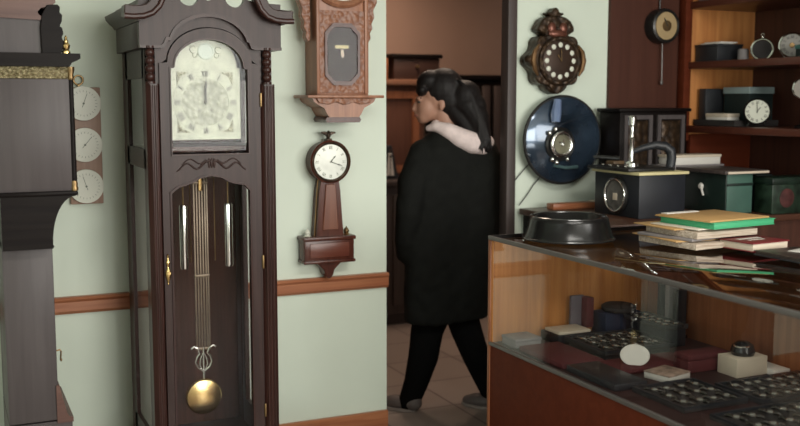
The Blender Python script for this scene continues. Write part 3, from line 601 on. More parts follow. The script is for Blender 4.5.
bpy.data.objects['cartouche_clock'].location.x -= 0.012
t = thing('disc_clock', 'round glossy blue glazed disc with a chrome ring, hung below the ornate bronze clock', 'clock', (2.63, 3.95, 1.11))
b = B(); b.lathe([(0.06, 4.0), (0.12, 3.985), (0.19, 3.955), (0.205, 3.945), (0.20, 3.932), (0.185, 3.925), (0.16, 3.918), (0.11, 3.905), (0.07, 3.898), (0, 3.896)], (2.628, 0, 1.315), 'y', 56, 1.03); di = obj('disc', b, M['blue'], t)
b = B(); b.torus((2.628, 3.938, 1.315), 0.201, 0.008, 'y', 56, 10, sx=1.03); obj('rim', b, M['blackm'], t)
b = B(); b.lathe([(0.075, 3.915), (0.078, 3.895), (0.07, 3.888), (0.062, 3.892), (0.060, 3.90), (0, 3.90)], (2.588, 0, 1.298), 'y', 36); hb = obj('dial_housing', b, M['blackm'], t)
b = B(); b.torus((2.588, 3.884, 1.298), 0.052, 0.010, 'y', 36, 12); obj('chrome_ring', b, M['chrome'], t)
b = B(); b.lathe([(0.048, 3.90), (0.048, 3.888), (0, 3.886)], (2.588, 0, 1.298), 'y', 28); obj('dial', b, mat('bronze_dial', (0.20, 0.19, 0.13), 0.35, 0.4, 0.3), hb)
b = B(); b.tube([(2.57, 3.882, 1.31), (2.588, 3.880, 1.298), (2.60, 3.882, 1.318)], 0.004, 8); b.ball((2.588, 3.880, 1.298), 0.010, 12); obj('dial_hand', b, M['chrome'], hb)
for dx, dz in ((-0.062, 0.052), (-0.03, 0.07), (0.062, 0.012), (0.038, -0.070), (-0.02, -0.085), (-0.045, -0.07)):
    b = B(); b.ball((2.588+dx, 3.892, 1.298+dz), 0.012, 12); obj('stud', b, M['chrome'], hb)
b = B(); b.tube([(2.56, 3.905, 1.20), (2.62, 3.902, 1.187), (2.69, 3.905, 1.19)], 0.008, 8); obj('lower_bar', b, mat('teal_metal', (0.14, 0.24, 0.25), 0.3, 0.5), t)
b = B(); b.tube([(2.575, 3.905, 1.50), (2.560, 3.893, 1.44), (2.556, 3.890, 1.40)], [0.018, 0.024, 0.02], 10); obj('upper_strut', b, mat('pale_blue_glaze', (0.16, 0.22, 0.36), 0.12, 0.0, 0.2, 8, coat=0.5), t)
b = B(); b.tube([(2.405, 3.99, 1.13), (2.46, 3.985, 1.19), (2.52, 3.98, 1.24)], 0.0025, 6); tag(obj('power_cord', b, M['wire']), 'thin dark cord rising behind the left side of the blue disc', 'cord')
b = B(); b.tube([(2.425, 3.985, 1.012), (2.47, 3.988, 1.06), (2.50, 3.988, 1.10), (2.545, 3.985, 1.15)], 0.0025, 6); tag(obj('power_cord', b, M['wire']), 'thin dark cord from the side bench up to the blue disc underside', 'cord')

# ------------------------------------------------------------------ hanging clock on the brown panelling
t = thing('drop_clock', 'little round clock with cream dial and long thin pendulum on the brown panelling', 'clock', (3.20, 3.95, 1.58))
b = B(); b.lathe([(0.082, 3.98), (0.085, 3.93), (0.080, 3.915), (0.070, 3.91), (0.062, 3.92), (0, 3.92)], (3.195, 0, 1.855), 'y', 36); cs = obj('case', b, M['blackm'], t)
b = B(); b.lathe([(0.066, 3.922), (0.066, 3.914), (0, 3.912)], (3.195, 0, 1.855), 'y', 32, 0.95); dl = obj('dial', b, M['dial_c'], cs)
b = B(); b.lathe([(0.026, 3.916), (0.026, 3.909), (0, 3.908)], (3.195, 0, 1.855), 'y', 24); obj('dial_centre', b, M['brass_dull'], cs)
obj('hand', hand((3.195, 1.855), 0.5, 0.045, 0.0018, 3.905, 3.907), M['ink'], dl)
b = B(); b.tube([(3.205, 3.955, 1.78), (3.208, 3.955, 1.585)], 0.003, 8); b.ball((3.208, 3.955, 1.585), (0.008, 0.005, 0.012), 10); obj('pendulum', b, M['alu'], t)
b = B(); b.tube([(3.196, 3.97, 1.93), (3.196, 3.97, 2.02)], 0.004, 8); obj('hanger', b, M['blackm'], t)

# ------------------------------------------------------------------ back room
t = thing('hutch_cabinet', 'tall brown wooden hutch against the back room wall, seen through the opening', 'cabinet', (2.55, 6.4, 0))
b = B(); b.box(1.9, 3.05, 5.98, 6.72, 0.08, 0.94, 0.006); lw = obj('lower_body', b, M['dark_frame'], t)
b = B(); b.box(1.93, 3.02, 6.02, 6.72, 0, 0.09); obj('plinth', b, M['dark_frame'], t)
for k in range(3):
    b = B(); b.box(1.93+k*0.37, 2.27+k*0.37, 5.962, 5.985, 0.14, 0.88, 0.004); d_ = obj('door', b, M['dark_frame'], lw)
b = B(); b.box(1.87, 3.08, 5.94, 6.72, 0.94, 0.975, 0.006); obj('ledge', b, M['dark_frame'], t)
b = B(); b.box(1.9, 3.05, 6.30, 6.72, 0.975, 1.60, 0.005); up_ = obj('upper_body', b, wood('hutch_wood', (0.11, 0.045, 0.028), (0.16, 0.068, 0.042), 'z', 0.45), t)
for k in range(3):
    b = B(); b.frame([(1.93+k*0.37, 1.0), (2.27+k*0.37, 1.0), (2.27+k*0.37, 1.56), (1.93+k*0.37, 1.56)], [(1.98+k*0.37, 1.05), (2.22+k*0.37, 1.05), (2.22+k*0.37, 1.51), (1.98+k*0.37, 1.51)], 6.28, 6.301); obj('door_frame', b, M['orange_dark'], up_)
b = B(); b.box(1.86, 3.09, 6.25, 6.74, 1.60, 1.64, 0.008); obj('top_board', b, wood('hutch_top', (0.22, 0.10, 0.06), (0.30, 0.15, 0.09), 'x', 0.45), t)
t = thing('storage_box', 'dark wooden box lying on top of the back room hutch', 'box', (3.0, 6.5, 1.64))
b = B(); b.box(2.84, 3.19, 6.33, 6.68, 1.64, 1.79, 0.006); obj('body', b, wood('dark_box_wood', (0.04, 0.018, 0.012), (0.06, 0.028, 0.02), 'x', 0.5), t)
b = B(); b.box(2.815, 3.205, 6.31, 6.70, 1.788, 1.815, 0.006); obj('lid', b, M['lc_dark'], t)
b = B(); b.lathe([(0.010, 6.30), (0.012, 6.32), (0.008, 6.332)], (3.01, 0, 1.73), 'y', 14); obj('knob', b, M['brass_dull'], t)
b = B(); b.box(2.70, 2.81, 6.36, 6.60, 1.64, 1.79, 0.004); tag(obj('small_box', b, M['orange_dark']), 'small tan box at the left end of the dark box on the hutch', 'box')
t = thing('metronome', 'pyramid metronome with white front standing on the hutch ledge in the back room', 'metronome', (2.69, 6.12, 0.975))
b = B(); b.prism([(2.625, 0.975), (2.765, 0.975), (2.712, 1.20), (2.678, 1.20)], 6.08, 6.20, bev=0.004); obj('case', b, M['black_matt'], t)
b = B(); b.prism([(2.668, 1.0), (2.724, 1.0), (2.706, 1.15), (2.686, 1.15)], 6.07, 6.082); obj('front_plate', b, M['white'], t)
b = B(); b.tube([(2.695, 6.066, 1.0), (2.695, 6.066, 1.18)], 0.003, 6); b.box(2.687, 2.703, 6.06, 6.07, 1.12, 1.14); obj('pendulum_rod', b, M['steel'], t)
t = thing('wardrobe', 'dark slatted wardrobe beside the hutch, behind the walking person', 'cabinet', (3.6, 6.5, 0))
b = B(); b.box(3.27, 4.15, 6.25, 6.72, 0, 1.64, 0.006); obj('body', b, M['lc_dark'], t)
b = B(); b.box(3.24, 4.18, 6.22, 6.73, 1.64, 1.675, 0.006); obj('top_board', b, M['lc_dark'], t)
for k in range(9):
    b = B(); b.box(3.29+k*0.094, 3.35+k*0.094, 6.215, 6.25, 0.10, 1.60, 0.006); obj('slat', b, M['dark_frame'] if k % 2 else M['baro_wood'] if k in (4, 6) else M['dark_frame'], t)

# ------------------------------------------------------------------ person walking into the back room
R_ = Vector((math.cos(YAW), -math.sin(YAW), 0)); A_ = Vector((math.sin(YAW), math.cos(YAW), 0)); PO = Vector((2.175, 4.24, 0)); K = 0.0047
def pt(x, y, a=0.0): return PO + R_*((x-452)*K) + A_*a + Vector((0, 0, 1.5-(y-100)*K))
def ell(b, x, y, a, rx, ry, rz, n=18, tilt=0.0, yaw=0.0):   # ellipsoid with axes along image right, away, up
    rot = Matrix.Rotation(-YAW+yaw, 4, 'Z') @ Matrix.Rotation(tilt, 4, 'Y')
    b.ball(pt(x, y, a), (rx, ry, rz), n, rot)
def limb(b, P, n=14):                                       # P: (x, y, a, r)
    b.tube([pt(x, y, a) for x, y, a, r in P], [r for *_, r in P], n)
    for x, y, a, r in P: b.ball(pt(x, y, a), r*0.995, n)
t = thing('person', 'person in long black coat with pale pink hood and dark hair, walking through the opening', 'person', (PO.x, PO.y, 0))
b = B()
ell(b, 445, 93, 0.0, 0.088, 0.072, 0.098)                  # cranium
ell(b, 433, 107, 0.0, 0.055, 0.056, 0.072, tilt=0.15)       # face
ell(b, 429, 115, 0.0, 0.034, 0.042, 0.044)                  # jaw
ell(b, 426.5, 120.5, 0.0, 0.018, 0.022, 0.015)              # chin
b.tube([pt(422.5, 99), pt(420, 105), pt(418.3, 109.5), pt(422, 111)], [0.006, 0.009, 0.012, 0.008], 10)
ell(b, 421.8, 114.3, 0.0, 0.011, 0.02, 0.006); ell(b, 422.3, 116.6, 0.0, 0.010, 0.018, 0.006)
ell(b, 424, 98.5, 0.0, 0.016, 0.05, 0.013)                  # brow
for s in (-1, 1): ell(b, 447, 105, s*0.068, 0.016, 0.008, 0.030, tilt=0.2)
limb(b, [(448, 112, 0, 0.052), (455, 132, 0, 0.055), (458, 142, 0, 0.065)])
limb(b, [(458, 150, 0, 0.10), (459, 180, 0, 0.115), (458, 215, 0, 0.105), (456, 250, 0, 0.12), (454, 290, 0, 0.12)])
limb(b, [(428, 155, -0.10, 0.05), (418, 205, -0.13, 0.042), (416, 246, -0.08, 0.033)])
limb(b, [(490, 155, 0.10, 0.05), (502, 205, 0.13, 0.042), (500, 246, 0.10, 0.033)])
limb(b, [(441, 290, -0.03, 0.075), (432, 348, -0.04, 0.056), (416, 402, -0.03, 0.036)])
limb(b, [(466, 290, 0.03, 0.075), (479, 350, 0.06, 0.056), (499, 397, 0.02, 0.036)])
for x, y, a in ((417, 250, -0.075), (500, 250, 0.10)):      # hands inside the pockets
    ell(b, x, y+5, a, 0.03, 0.018, 0.042)
    for k in range(4): limb(b, [(x-3+k*2.4, y+10, a, 0.009), (x-3.5+k*2.4, y+17-abs(k-1.4), a, 0.008), (x-2+k*2.2, y+21-abs(k-1.4), a+0.01, 0.007)], 8)
    limb(b, [(x-4, y+3, a-0.01, 0.010), (x-7, y+10, a-0.015, 0.008)], 8)
bd = obj('body', b, M['skin'], t, voxel=0.0065, it=4)
for s in (-1, 1):
    b = B(); ell(b, 424.4, 102.0, s*0.028, 0.009, 0.011, 0.006, 12); obj('eye', b, M['ink'], t)
    b = B(); b.tube([pt(422, 98.3, s*0.012), pt(422.6, 97.6, s*0.03), pt(426.5, 98.2, s*0.046)], [0.0025, 0.0035, 0.002], 8); obj('eyebrow', b, M['hair'], t)
b = B(); ell(b, 421.4, 115.4, 0, 0.009, 0.021, 0.006, 12); obj('lips', b, M['lip'], t)
# hair
b = B()
ell(b, 449, 89, 0.0, 0.100, 0.086, 0.100); ell(b, 456, 100, 0.0, 0.078, 0.082, 0.088); ell(b, 434, 81, 0.0, 0.062, 0.070, 0.050, tilt=-0.5)
ell(b, 427, 90, -0.012, 0.030, 0.060, 0.032)
ell(b, 471, 96, -0.03, 0.072, 0.07, 0.075); ell(b, 480, 108, -0.05, 0.055, 0.05, 0.07)
limb(b, [(464, 100, -0.02, 0.062), (474, 106, -0.04, 0.068), (482, 118, -0.06, 0.058), (487, 133, -0.09, 0.040), (492, 148, -0.11, 0.020)])
limb(b, [(462, 112, -0.03, 0.05), (470, 124, -0.06, 0.038), (481, 139, -0.10, 0.02)])
for k in range(26):
    u = random.uniform(-1, 1); b.tube([pt(466+u*4, 84+u*6, -0.07), pt(478+u*4, 98+u*6, -0.09), pt(486+u*4, 120+u*4, -0.11), pt(489+u*8, 146+random.uniform(-8, 8), -0.14)], [0.006, 0.009, 0.008, 0.003], 6)
obj('hair', b, M['hair'], t, voxel=0.006, it=3)
# hood of the sweatshirt, lying on the back
b = B()
limb(b, [(433, 128, -0.075, 0.016), (441, 126, -0.10, 0.026), (452, 130, -0.115, 0.038), (464, 137, -0.115, 0.048), (476, 142, -0.105, 0.052), (487, 145, -0.08, 0.044), (494, 142, -0.02, 0.03), (488, 134, 0.04, 0.03)])
limb(b, [(436, 128, -0.07, 0.016), (440, 124, -0.05, 0.02), (446, 122, 0.02, 0.02), (460, 124, 0.07, 0.022), (478, 130, 0.06, 0.024)])
obj('hood', b, M['hood'], t, voxel=0.0075, it=5)
# coat: rings (y, left, right, half depth)
b = B()
tt = bmesh.new(); rings = []
prof = [(128, 440, 474, .07), (136, 430, 490, .10), (146, 420, 504, .135), (160, 416, 510, .15), (180, 413, 511, .155), (205, 412, 511, .15), (230, 411, 511, .155), (255, 409, 512, .165), (285, 409, 509, .165), (318, 410, 500, .16), (323, 411, 499, .155)]
for y, l_, r_, d_ in prof:
    c_ = (l_+r_)/2; h_ = (r_-l_)/2*K; ring = []
    for k in range(40):
        a = 2*PI*k/40; ca, sa = math.cos(a), math.sin(a); q = 0.75
        u = math.copysign(abs(ca)**q, ca)*h_; v = math.copysign(abs(sa)**q, sa)*d_
        rip = 1+0.02*math.sin(5*a+y*0.05)*(y > 200)
        ring.append(tt.verts.new(pt(c_, y, 0)+R_*u*rip+A_*(v*rip+u*0.45)))
    rings.append(ring)
for p, q in zip(rings, rings[1:]):
    for k in range(40): tt.faces.new((p[k], q[k], q[(k+1) % 40], p[(k+1) % 40]))
tt.faces.new(rings[0]); tt.faces.new(rings[-1][::-1]); b._add(tt)
limb(b, [(427, 152, -0.12, 0.068), (418, 180, -0.16, 0.072), (414.5, 210, -0.18, 0.062), (413, 235, -0.16, 0.058), (410.5, 252, -0.12, 0.050)])
limb(b, [(491, 152, 0.12, 0.068), (499, 180, 0.15, 0.072), (502, 210, 0.16, 0.062), (503, 235, 0.15, 0.058), (502, 252, 0.14, 0.050)])
ct = obj('coat', b, M['coat'], t, voxel=0.010, it=5)
from mathutils import noise
for v in ct.data.vertices:
    q = v.co*1.0; v.co += v.normal*(0.010*noise.noise(Vector((q.x*9, q.y*9, q.z*4.5)))+0.005*noise.noise(q*22))
b = B(); b.tube([pt(421, 250, -0.200), pt(415, 268, -0.19)], 0.007, 8); obj('pocket_welt', b, M['coat'], t)
# trousers
b = B()
limb(b, [(446, 300, -0.02, 0.088), (432.5, 335, -0.04, 0.080), (429, 362, -0.04, 0.074), (421.5, 390, -0.035, 0.060), (414.5, 410, -0.03, 0.053)], 18)
limb(b, [(464, 300, 0.03, 0.088), (473, 335, 0.05, 0.078), (484, 365, 0.05, 0.068), (496, 393, 0.02, 0.056), (500, 402, 0.01, 0.052)], 18)
obj('trousers', b, M['trouser'], t, voxel=0.009, it=4)
# shoes
for x, y, a, hl in ((411, 412.5, -0.03, 0), (498, 409.5, 0.0, 5)):
    b = B(); z0 = 0.0
    c0 = pt(x, 0, a); f = (-R_*0.85+A_*0.5).normalized(); sd = Vector((-f.y, f.x, 0))
    def foot(u, v, z): p = c0+f*u+sd*v; return (p.x, p.y, z)
    rot = Matrix.Rotation(math.atan2(f.y, f.x), 4, 'Z')
    b.ball(foot(-0.03, 0, 0.045), (0.058, 0.042, 0.045), 16, rot); b.ball(foot(0.045, 0, 0.034), (0.075, 0.045, 0.034), 16, rot); b.ball(foot(0.10, 0, 0.026), (0.045, 0.040, 0.026), 16, rot)
    sh = obj('shoe', b, M['shoe'], t, voxel=0.006, it=3)
    b = B(); b.prism([foot(0.045+0.105*math.cos(k*PI/12), 0.047*math.sin(k*PI/12), 0)[:2] for k in range(24)], 0.0, 0.016, 'z', bev=0.003); obj('sole', b, mat('sole_rubber', (0.28, 0.24, 0.22), 0.7), sh)

# ------------------------------------------------------------------ side bench behind the counter end
t = thing('side_bench', 'brown wooden bench along the pale wall, holding dark and green boxes', 'bench', (3.08, 3.63, 0))
b = B(); b.box(2.42, 3.79, 3.27, 3.975, 0.972, 1.0, 0.004); obj('bench_top', b, wood('bench_top_wood', (0.06, 0.024, 0.014), (0.09, 0.037, 0.022), 'x', 0.4), t)
b = B(); b.box(2.44, 2.47, 3.29, 3.97, 0.0, 0.972); obj('end_panel', b, M['lc_dark'], t)
b = B(); b.box(2.47, 3.78, 3.30, 3.33, 0.05, 0.972); obj('front_panel', b, M['shelf_back'], t)
t = thing('wood_offcut', 'short pale wooden stick lying on the bench below the blue disc', 'wood piece', (2.66, 3.87, 1.0))
b = B(); b.box(2.52, 2.76, 3.84, 3.90, 1.0, 1.028, 0.004); obj('stick', b, M['rail'], t)
b = B(); b.box(2.755, 2.79, 3.835, 3.905, 1.0, 1.032, 0.004); obj('end_block', b, M['cream'], t, label='paler end block')
b = B(); b.box(2.76, 2.82, 3.72, 3.78, 1.0, 1.225, 0.003); tag(obj('wooden_post', b, wood('post_wood', (0.10, 0.06, 0.03), (0.16, 0.10, 0.05), 'z', 0.5)), 'upright brown wooden post on the bench in front of the blue disc', 'post')
t = thing('cased_clock', 'black box clock with round glazed dial on its left face, topped by a small press', 'clock', (2.765, 3.54, 1.0))
b = B(); b.box(2.645, 2.89, 3.385, 3.70, 1.0, 1.185, 0.004); obj('box', b, M['navy'], t)
b = B(); b.lathe([(0.080, 2.646), (0.082, 2.636), (0.076, 2.628), (0.066, 2.632), (0.064, 2.640), (0, 2.640)], (0, 3.535, 1.092), 'x', 36); bz = obj('bezel', b, M['blackm'], t)
b = B(); b.lathe([(0.065, 2.642), (0.065, 2.636), (0.03, 2.634), (0, 2.634)], (0, 3.535, 1.092), 'x', 32); obj('dial', b, mat('tarnished_dial', (0.16, 0.15, 0.14), 0.25, 0.3, 0.4, 25), bz)
b = B(); b.torus((2.630, 3.535, 1.092), 0.070, 0.005, 'x', 36, 8); obj('bright_rim', b, M['steel'], bz)
b = B(); b.box(2.632, 2.636, 3.52, 3.55, 1.07, 1.10, 0.001); obj('dial_plate', b, M['cream'], bz)
b = B(); b.box(2.635, 2.90, 3.375, 3.71, 1.185, 1.197, 0.002); obj('top_edge', b, M['creamy'], t, label='yellowed top edge')
t = thing('hand_press', 'small dark hand press with upright steel post and curved arm, on the black box clock', 'press', (2.76, 3.54, 1.197))
b = B(); b.box(2.615, 2.86, 3.42, 3.72, 1.197, 1.212, 0.004); obj('base_plate', b, M['blackm'], t)
b = B(); b.lathe([(0.030, 1.212), (0.028, 1.225), (0.014, 1.235), (0.010, 1.25), (0.009, 1.33), (0.012, 1.335), (0.009, 1.34), (0.009, 1.385), (0.016, 1.392), (0.018, 1.425), (0.012, 1.432), (0, 1.433)], (2.735, 3.56, 0), n=18); obj('post', b, M['steel'], t)
b = B(); b.tube([(2.74, 3.56, 1.275), (2.78, 3.54, 1.292), (2.83, 3.52, 1.305), (2.87, 3.505, 1.300), (2.895, 3.495, 1.28), (2.90, 3.493, 1.25), (2.895, 3.495, 1.205)], [0.010, 0.014, 0.018, 0.021, 0.022, 0.021, 0.020], 12); obj('curved_arm', b, M['black_matt'], t)
b = B(); b.tube([(2.70, 3.60, 1.245), (2.62, 3.68, 1.25)], [0.010, 0.006], 10); obj('side_lever', b, M['blackm'], t)
for k in range(4):
    b = B(); b.ball((2.640+k*0.004, 3.47+k*0.06, 1.216), (0.009, 0.009, 0.006), 10); obj('screw', b, M['steel'], t)
t = thing('panelled_cabinet', 'dark little cabinet with two carved panels at the back of the bench', 'cabinet', (3.0, 3.86, 1.0))
b = B(); b.box(2.85, 3.24, 3.80, 3.96, 1.0, 1.445, 0.004); obj('body', b, M['lc_dark'], t)
b = B(); b.box(2.835, 3.255, 3.785, 3.965, 1.445, 1.462, 0.005); obj('top_board', b, M['lc_dark'], t)
for x0 in (2.87, 3.06):
    b = B(); b.frame([(x0, 1.03), (x0+0.16, 1.03), (x0+0.16, 1.43), (x0, 1.43)], [(x0+0.02, 1.05), (x0+0.14, 1.05), (x0+0.14, 1.41), (x0+0.02, 1.41)], 3.79, 3.801); d_ = obj('door', b, M['lc'], t)
    b = B(); b.box(x0+0.025, x0+0.135, 3.792, 3.80, 1.055, 1.405, 0.004); obj('carved_panel', b, M['bronze'], d_)
b = B(); b.box(3.02, 3.36, 3.668, 3.782, 1.0, 1.20, 0.004); tag(obj('storage_box', b, M['greycard']), 'grey box under the white carton at the back of the bench', 'box')
t = thing('white_carton', 'flat white carton behind the curved arm of the hand press', 'box', (3.19, 3.726, 1.20))
b = B(); b.box(3.06, 3.34, 3.674, 3.778, 1.20, 1.238, 0.003); obj('tray', b, M['white'], t)
b = B(); b.box(3.055, 3.345, 3.671, 3.781, 1.234, 1.246, 0.003); obj('lid', b, M['cream'], t)
t = thing('green_case', 'dark green case with pale green front under an overhanging brown lid', 'box', (3.18, 3.51, 1.0))
b = B(); b.box(3.10, 3.252, 3.37, 3.655, 1.0, 1.178, 0.003); cs = obj('body', b, M['green_d'], t)
b = B(); b.box(3.104, 3.248, 3.366, 3.372, 1.004, 1.176, 0.002); fp = obj('front_panel', b, M['green_l'], t, label='paler green front')
b = B(); b.box(3.104, 3.25, 3.363, 3.37, 1.125, 1.137, 0.001); obj('front_band', b, M['green_d'], fp)
b = B(); b.box(3.07, 3.315, 3.345, 3.665, 1.178, 1.194, 0.003); ld = obj('lid', b, M['dark_frame'], t)
b = B(); b.box(3.085, 3.318, 3.340, 3.348, 1.180, 1.190, 0.001); obj('lid_edge', b, M['cream'], ld)
b = B(); b.lathe([(0.012, 3.098), (0.016, 3.092), (0.010, 3.084), (0, 3.082)], (0, 3.52, 1.115), 'x', 16); b.tube([(3.092, 3.52, 1.115), (3.088, 3.505, 1.09), (3.09, 3.50, 1.075)], 0.005, 8); obj('catch', b, M['white'], cs)
b = B(); b.box(3.325, 3.42, 3.42, 3.66, 1.0, 1.165, 0.004); tag(obj('document_box', b, M['teal_d']), 'narrow dark teal box on the bench right of the green case', 'box')
t = thing('green_tin', 'dark green tin with a faded red rosette, at the right edge behind the papers', 'tin', (3.46, 3.38, 1.0))
b = B(); b.box(3.29, 3.62, 3.29, 3.40, 1.0, 1.15, 0.006); obj('body', b, mat('mottled_green', (0.012, 0.026, 0.015), 0.4, 0.0, 0.7, 25), t)
b = B(); b.box(3.284, 3.626, 3.284, 3.406, 1.13, 1.162, 0.005); obj('lid', b, mat('tin_lid_green', (0.009, 0.02, 0.013), 0.35, 0.0, 0.4, 20), t)
b = B(); b.lathe([(0.042, 3.291), (0.042, 3.288), (0.02, 3.286), (0, 3.286)], (3.375, 0, 1.07), 'y', 24); obj('rosette', b, mat('faded_red', (0.07, 0.022, 0.02), 0.5, 0, 0.5, 30), t)

# ------------------------------------------------------------------ wall shelf unit at the right
t = thing('shelf_unit', 'mahogany wall shelf unit with honey oak end panel, holding clocks and boxes', 'shelf', (3.58, 3.2, 1.33))
b = B(); b.box(3.36, 3.775, 3.935, 3.965, 1.33, 2.5, 0.002); obj('end_panel', b, M['orange'], t, label='honey oak end panel')
b = B(); b.box(3.36, 3.775, 1.9, 1.93, 1.33, 2.5, 0.002); obj('end_panel', b, M['orange'], t, label='honey oak end panel')
b = B(); b.box(3.32, 3.362, 3.925, 3.975, 1.30, 2.5, 0.004); obj('front_stile', b, M['redbrown'], t)
b = B(); b.box(3.770, 3.798, 1.9, 3.965, 1.0, 2.5); obj('back_board', b, M['shelf_back'], t)
for z in (1.375, 1.685, 1.975, 2.3):
    b = B(); b.box(3.345, 3.772, 1.925, 3.94, z-0.034, z, 0.004); obj('shelf', b, M['shelfwood'], t)
b = B(); b.box(3.38, 3.775, 3.935, 3.965, 1.0, 1.335, 0.002); obj('lower_panel', b, M['redbrown'], t)
SH = 'things on the wall shelf'
t = thing('flat_box', 'black box with loose white papers on top, at the left end of the middle shelf', 'box', (3.47, 3.85, 1.685))
b = B(); b.box(3.385, 3.54, 3.77, 3.925, 1.685, 1.762, 0.003); obj('body', b, M['black_matt'], t)
b = B(); b.box(3.382, 3.543, 3.767, 3.928, 1.755, 1.768, 0.003); obj('lid', b, M['black_matt'], t)
t2 = thing('paper_sheaf', 'small white sheaf of papers lying on the black shelf box', 'papers', (3.45, 3.84, 1.768))
for k, (dx, dy) in enumerate(((0, 0), (0.012, -0.006), (0.03, 0.004))):
    b = B(); b.box(3.395+dx, 3.50+dx, 3.79+dy, 3.90+dy, 1.768+k*0.004, 1.772+k*0.004); obj('sheet', b, M['white'], t2)
b = B(); b.lathe([(0, 1.685), (0.026, 1.687), (0.026, 1.735), (0.020, 1.742), (0, 1.743)], (3.48, 3.70, 0), n=20); tag(obj('pill_tin', b, M['greycard']), 'small grey round tin right of the black box on the middle shelf', 'tin')
t = thing('magnifier_clock', 'open chrome ring on a foot, on the middle shelf', 'clock', (3.50, 3.60, 1.685), 0)
Rr = Matrix.Translation((3.50, 3.60, 1.735)) @ Matrix.Rotation(-0.75, 4, 'Z')
tb = B(); tb.torus((0, 0, 0), 0.047, 0.006, 'y', 36, 10); bmesh.ops.transform(tb.bm, matrix=Rr, verts=tb.bm.verts); obj('ring', tb, M['chrome'], t)
tb = B(); tb.lathe([(0.046, 0.006), (0.046, -0.002), (0, -0.002)], (0, 0, 0), 'y', 32); bmesh.ops.transform(tb.bm, matrix=Rr, verts=tb.bm.verts); obj('dark_dial', tb, M['tray'], t)
tb = B(); tb.ball((0, 0, 0.057), (0.006, 0.006, 0.008), 10); tb.torus((0, 0, 0.068), 0.006, 0.0015, 'y', 14, 6); bmesh.ops.transform(tb.bm, matrix=Rr, verts=tb.bm.verts); obj('crown', tb, M['chrome'], t)
b = B(); b.lathe([(0.03, 1.685), (0.03, 1.688), (0.012, 1.69)], (3.50, 3.60, 0), n=18); obj('foot', b, M['chrome'], t)
t = thing('desk_clock', 'round silver clock with pale dial on the middle shelf, near the right edge', 'clock', (3.50, 3.42, 1.685))
Rr = Matrix.Translation((3.50, 3.42, 1.745)) @ Matrix.Rotation(-0.75, 4, 'Z')
def place(name, fn, m, par, mtx):
    tb = B(); fn(tb); bmesh.ops.transform(tb.bm, matrix=mtx, verts=tb.bm.verts); return obj(name, tb, m, par)
place('case', lambda q: q.lathe([(0.05, 0.025), (0.058, 0.015), (0.058, -0.010), (0.052, -0.016), (0.047, -0.010), (0, -0.010)], (0, 0, 0), 'y', 36), M['steel'], t, Rr)
place('dial', lambda q: q.lathe([(0.048, -0.008), (0.048, -0.0115), (0, -0.012)], (0, 0, 0), 'y', 32), mat('grey_silver_dial', (0.24, 0.225, 0.20), 0.4), t, Rr)
place('numeral_ring', lambda q: numerals(q, (0, 0), 0.037, 0.012, -0.014, -0.011, 0.0016), M['ink'], t, Rr)
place('boss', lambda q: q.lathe([(0.012, -0.012), (0.010, -0.017), (0, -0.018)], (0, 0, 0), 'y', 16), M['brass_dull'], t, Rr)
place('foot', lambda q: (q.ball((-0.03, 0, -0.054), 0.0075, 10), q.ball((0.03, 0, -0.054), 0.0075, 10)), M['steel'], t, Rr)
t = thing('gift_box', 'small dark teal box at the right edge of the middle shelf', 'box', (3.47, 3.28, 1.685))
b = B(); b.box(3.42, 3.53, 3.22, 3.32, 1.685, 1.73, 0.003); obj('body', b, M['teal_d'], t)
b = B(); b.box(3.417, 3.533, 3.217, 3.323, 1.722, 1.74, 0.003); obj('lid', b, mat('teal_lid', (0.05, 0.15, 0.13), 0.45), t)
# lower shelf
t = thing('flat_tray', 'dark flat tray under small boxes at the left end of the bottom shelf', 'tray', (3.50, 3.78, 1.375))
b = B(); b.box(3.385, 3.66, 3.64, 3.925, 1.375, 1.388, 0.003); obj('tray_base', b, M['tray'], t)
b = B(); b.frame([(3.385, 3.64), (3.66, 3.64), (3.66, 3.925), (3.385, 3.925)], [(3.395, 3.65), (3.65, 3.65), (3.65, 3.915), (3.395, 3.915)], 1.387, 1.405, 'z'); obj('tray_rim', b, M['tray'], t)
t = thing('ring_box', 'small cream box at the front of the dark tray on the bottom shelf', 'box', (3.43, 3.77, 1.388))
b = B(); b.box(3.398, 3.47, 3.70, 3.85, 1.388, 1.420, 0.003); obj('body', b, M['white'], t)
b = B(); b.box(3.396, 3.472, 3.698, 3.852, 1.418, 1.436, 0.003); obj('lid', b, M['cream'], t)
b = B(); b.box(3.405, 3.52, 3.862, 3.912, 1.388, 1.555, 0.003); tag(obj('dark_book', b, M['black_matt']), 'black upright block against the oak end panel on the bottom shelf', 'block')
t = thing('teal_box', 'dark box with pale teal lid behind the alarm clock on the bottom shelf', 'box', (3.55, 3.74, 1.388))
b = B(); b.box(3.49, 3.64, 3.66, 3.83, 1.388, 1.535, 0.003); obj('body', b, M['teal_d'], t)
b = B(); b.box(3.486, 3.644, 3.656, 3.834, 1.53, 1.562, 0.003); obj('lid', b, M['teal'], t)
t = thing('alarm_clock', 'small black alarm clock with round white dial on the bottom shelf', 'clock', (3.45, 3.565, 1.375))
Rr = Matrix.Translation((3.45, 3.565, 1.447)) @ Matrix.Rotation(-0.72, 4, 'Z')
place('case', lambda q: q.lathe([(0.05, 0.04), (0.060, 0.03), (0.062, -0.008), (0.056, -0.016), (0.052, -0.010), (0, -0.010)], (0, 0, 0), 'y', 36), M['black'], t, Rr)
place('dial', lambda q: q.lathe([(0.053, -0.009), (0.053, -0.013), (0, -0.013)], (0, 0, 0), 'y', 32), M['dial_w'], t, Rr)
place('numeral_ring', lambda q: numerals(q, (0, 0), 0.042, 0.012, -0.0145, -0.0125, 0.0016), M['ink'], t, Rr)
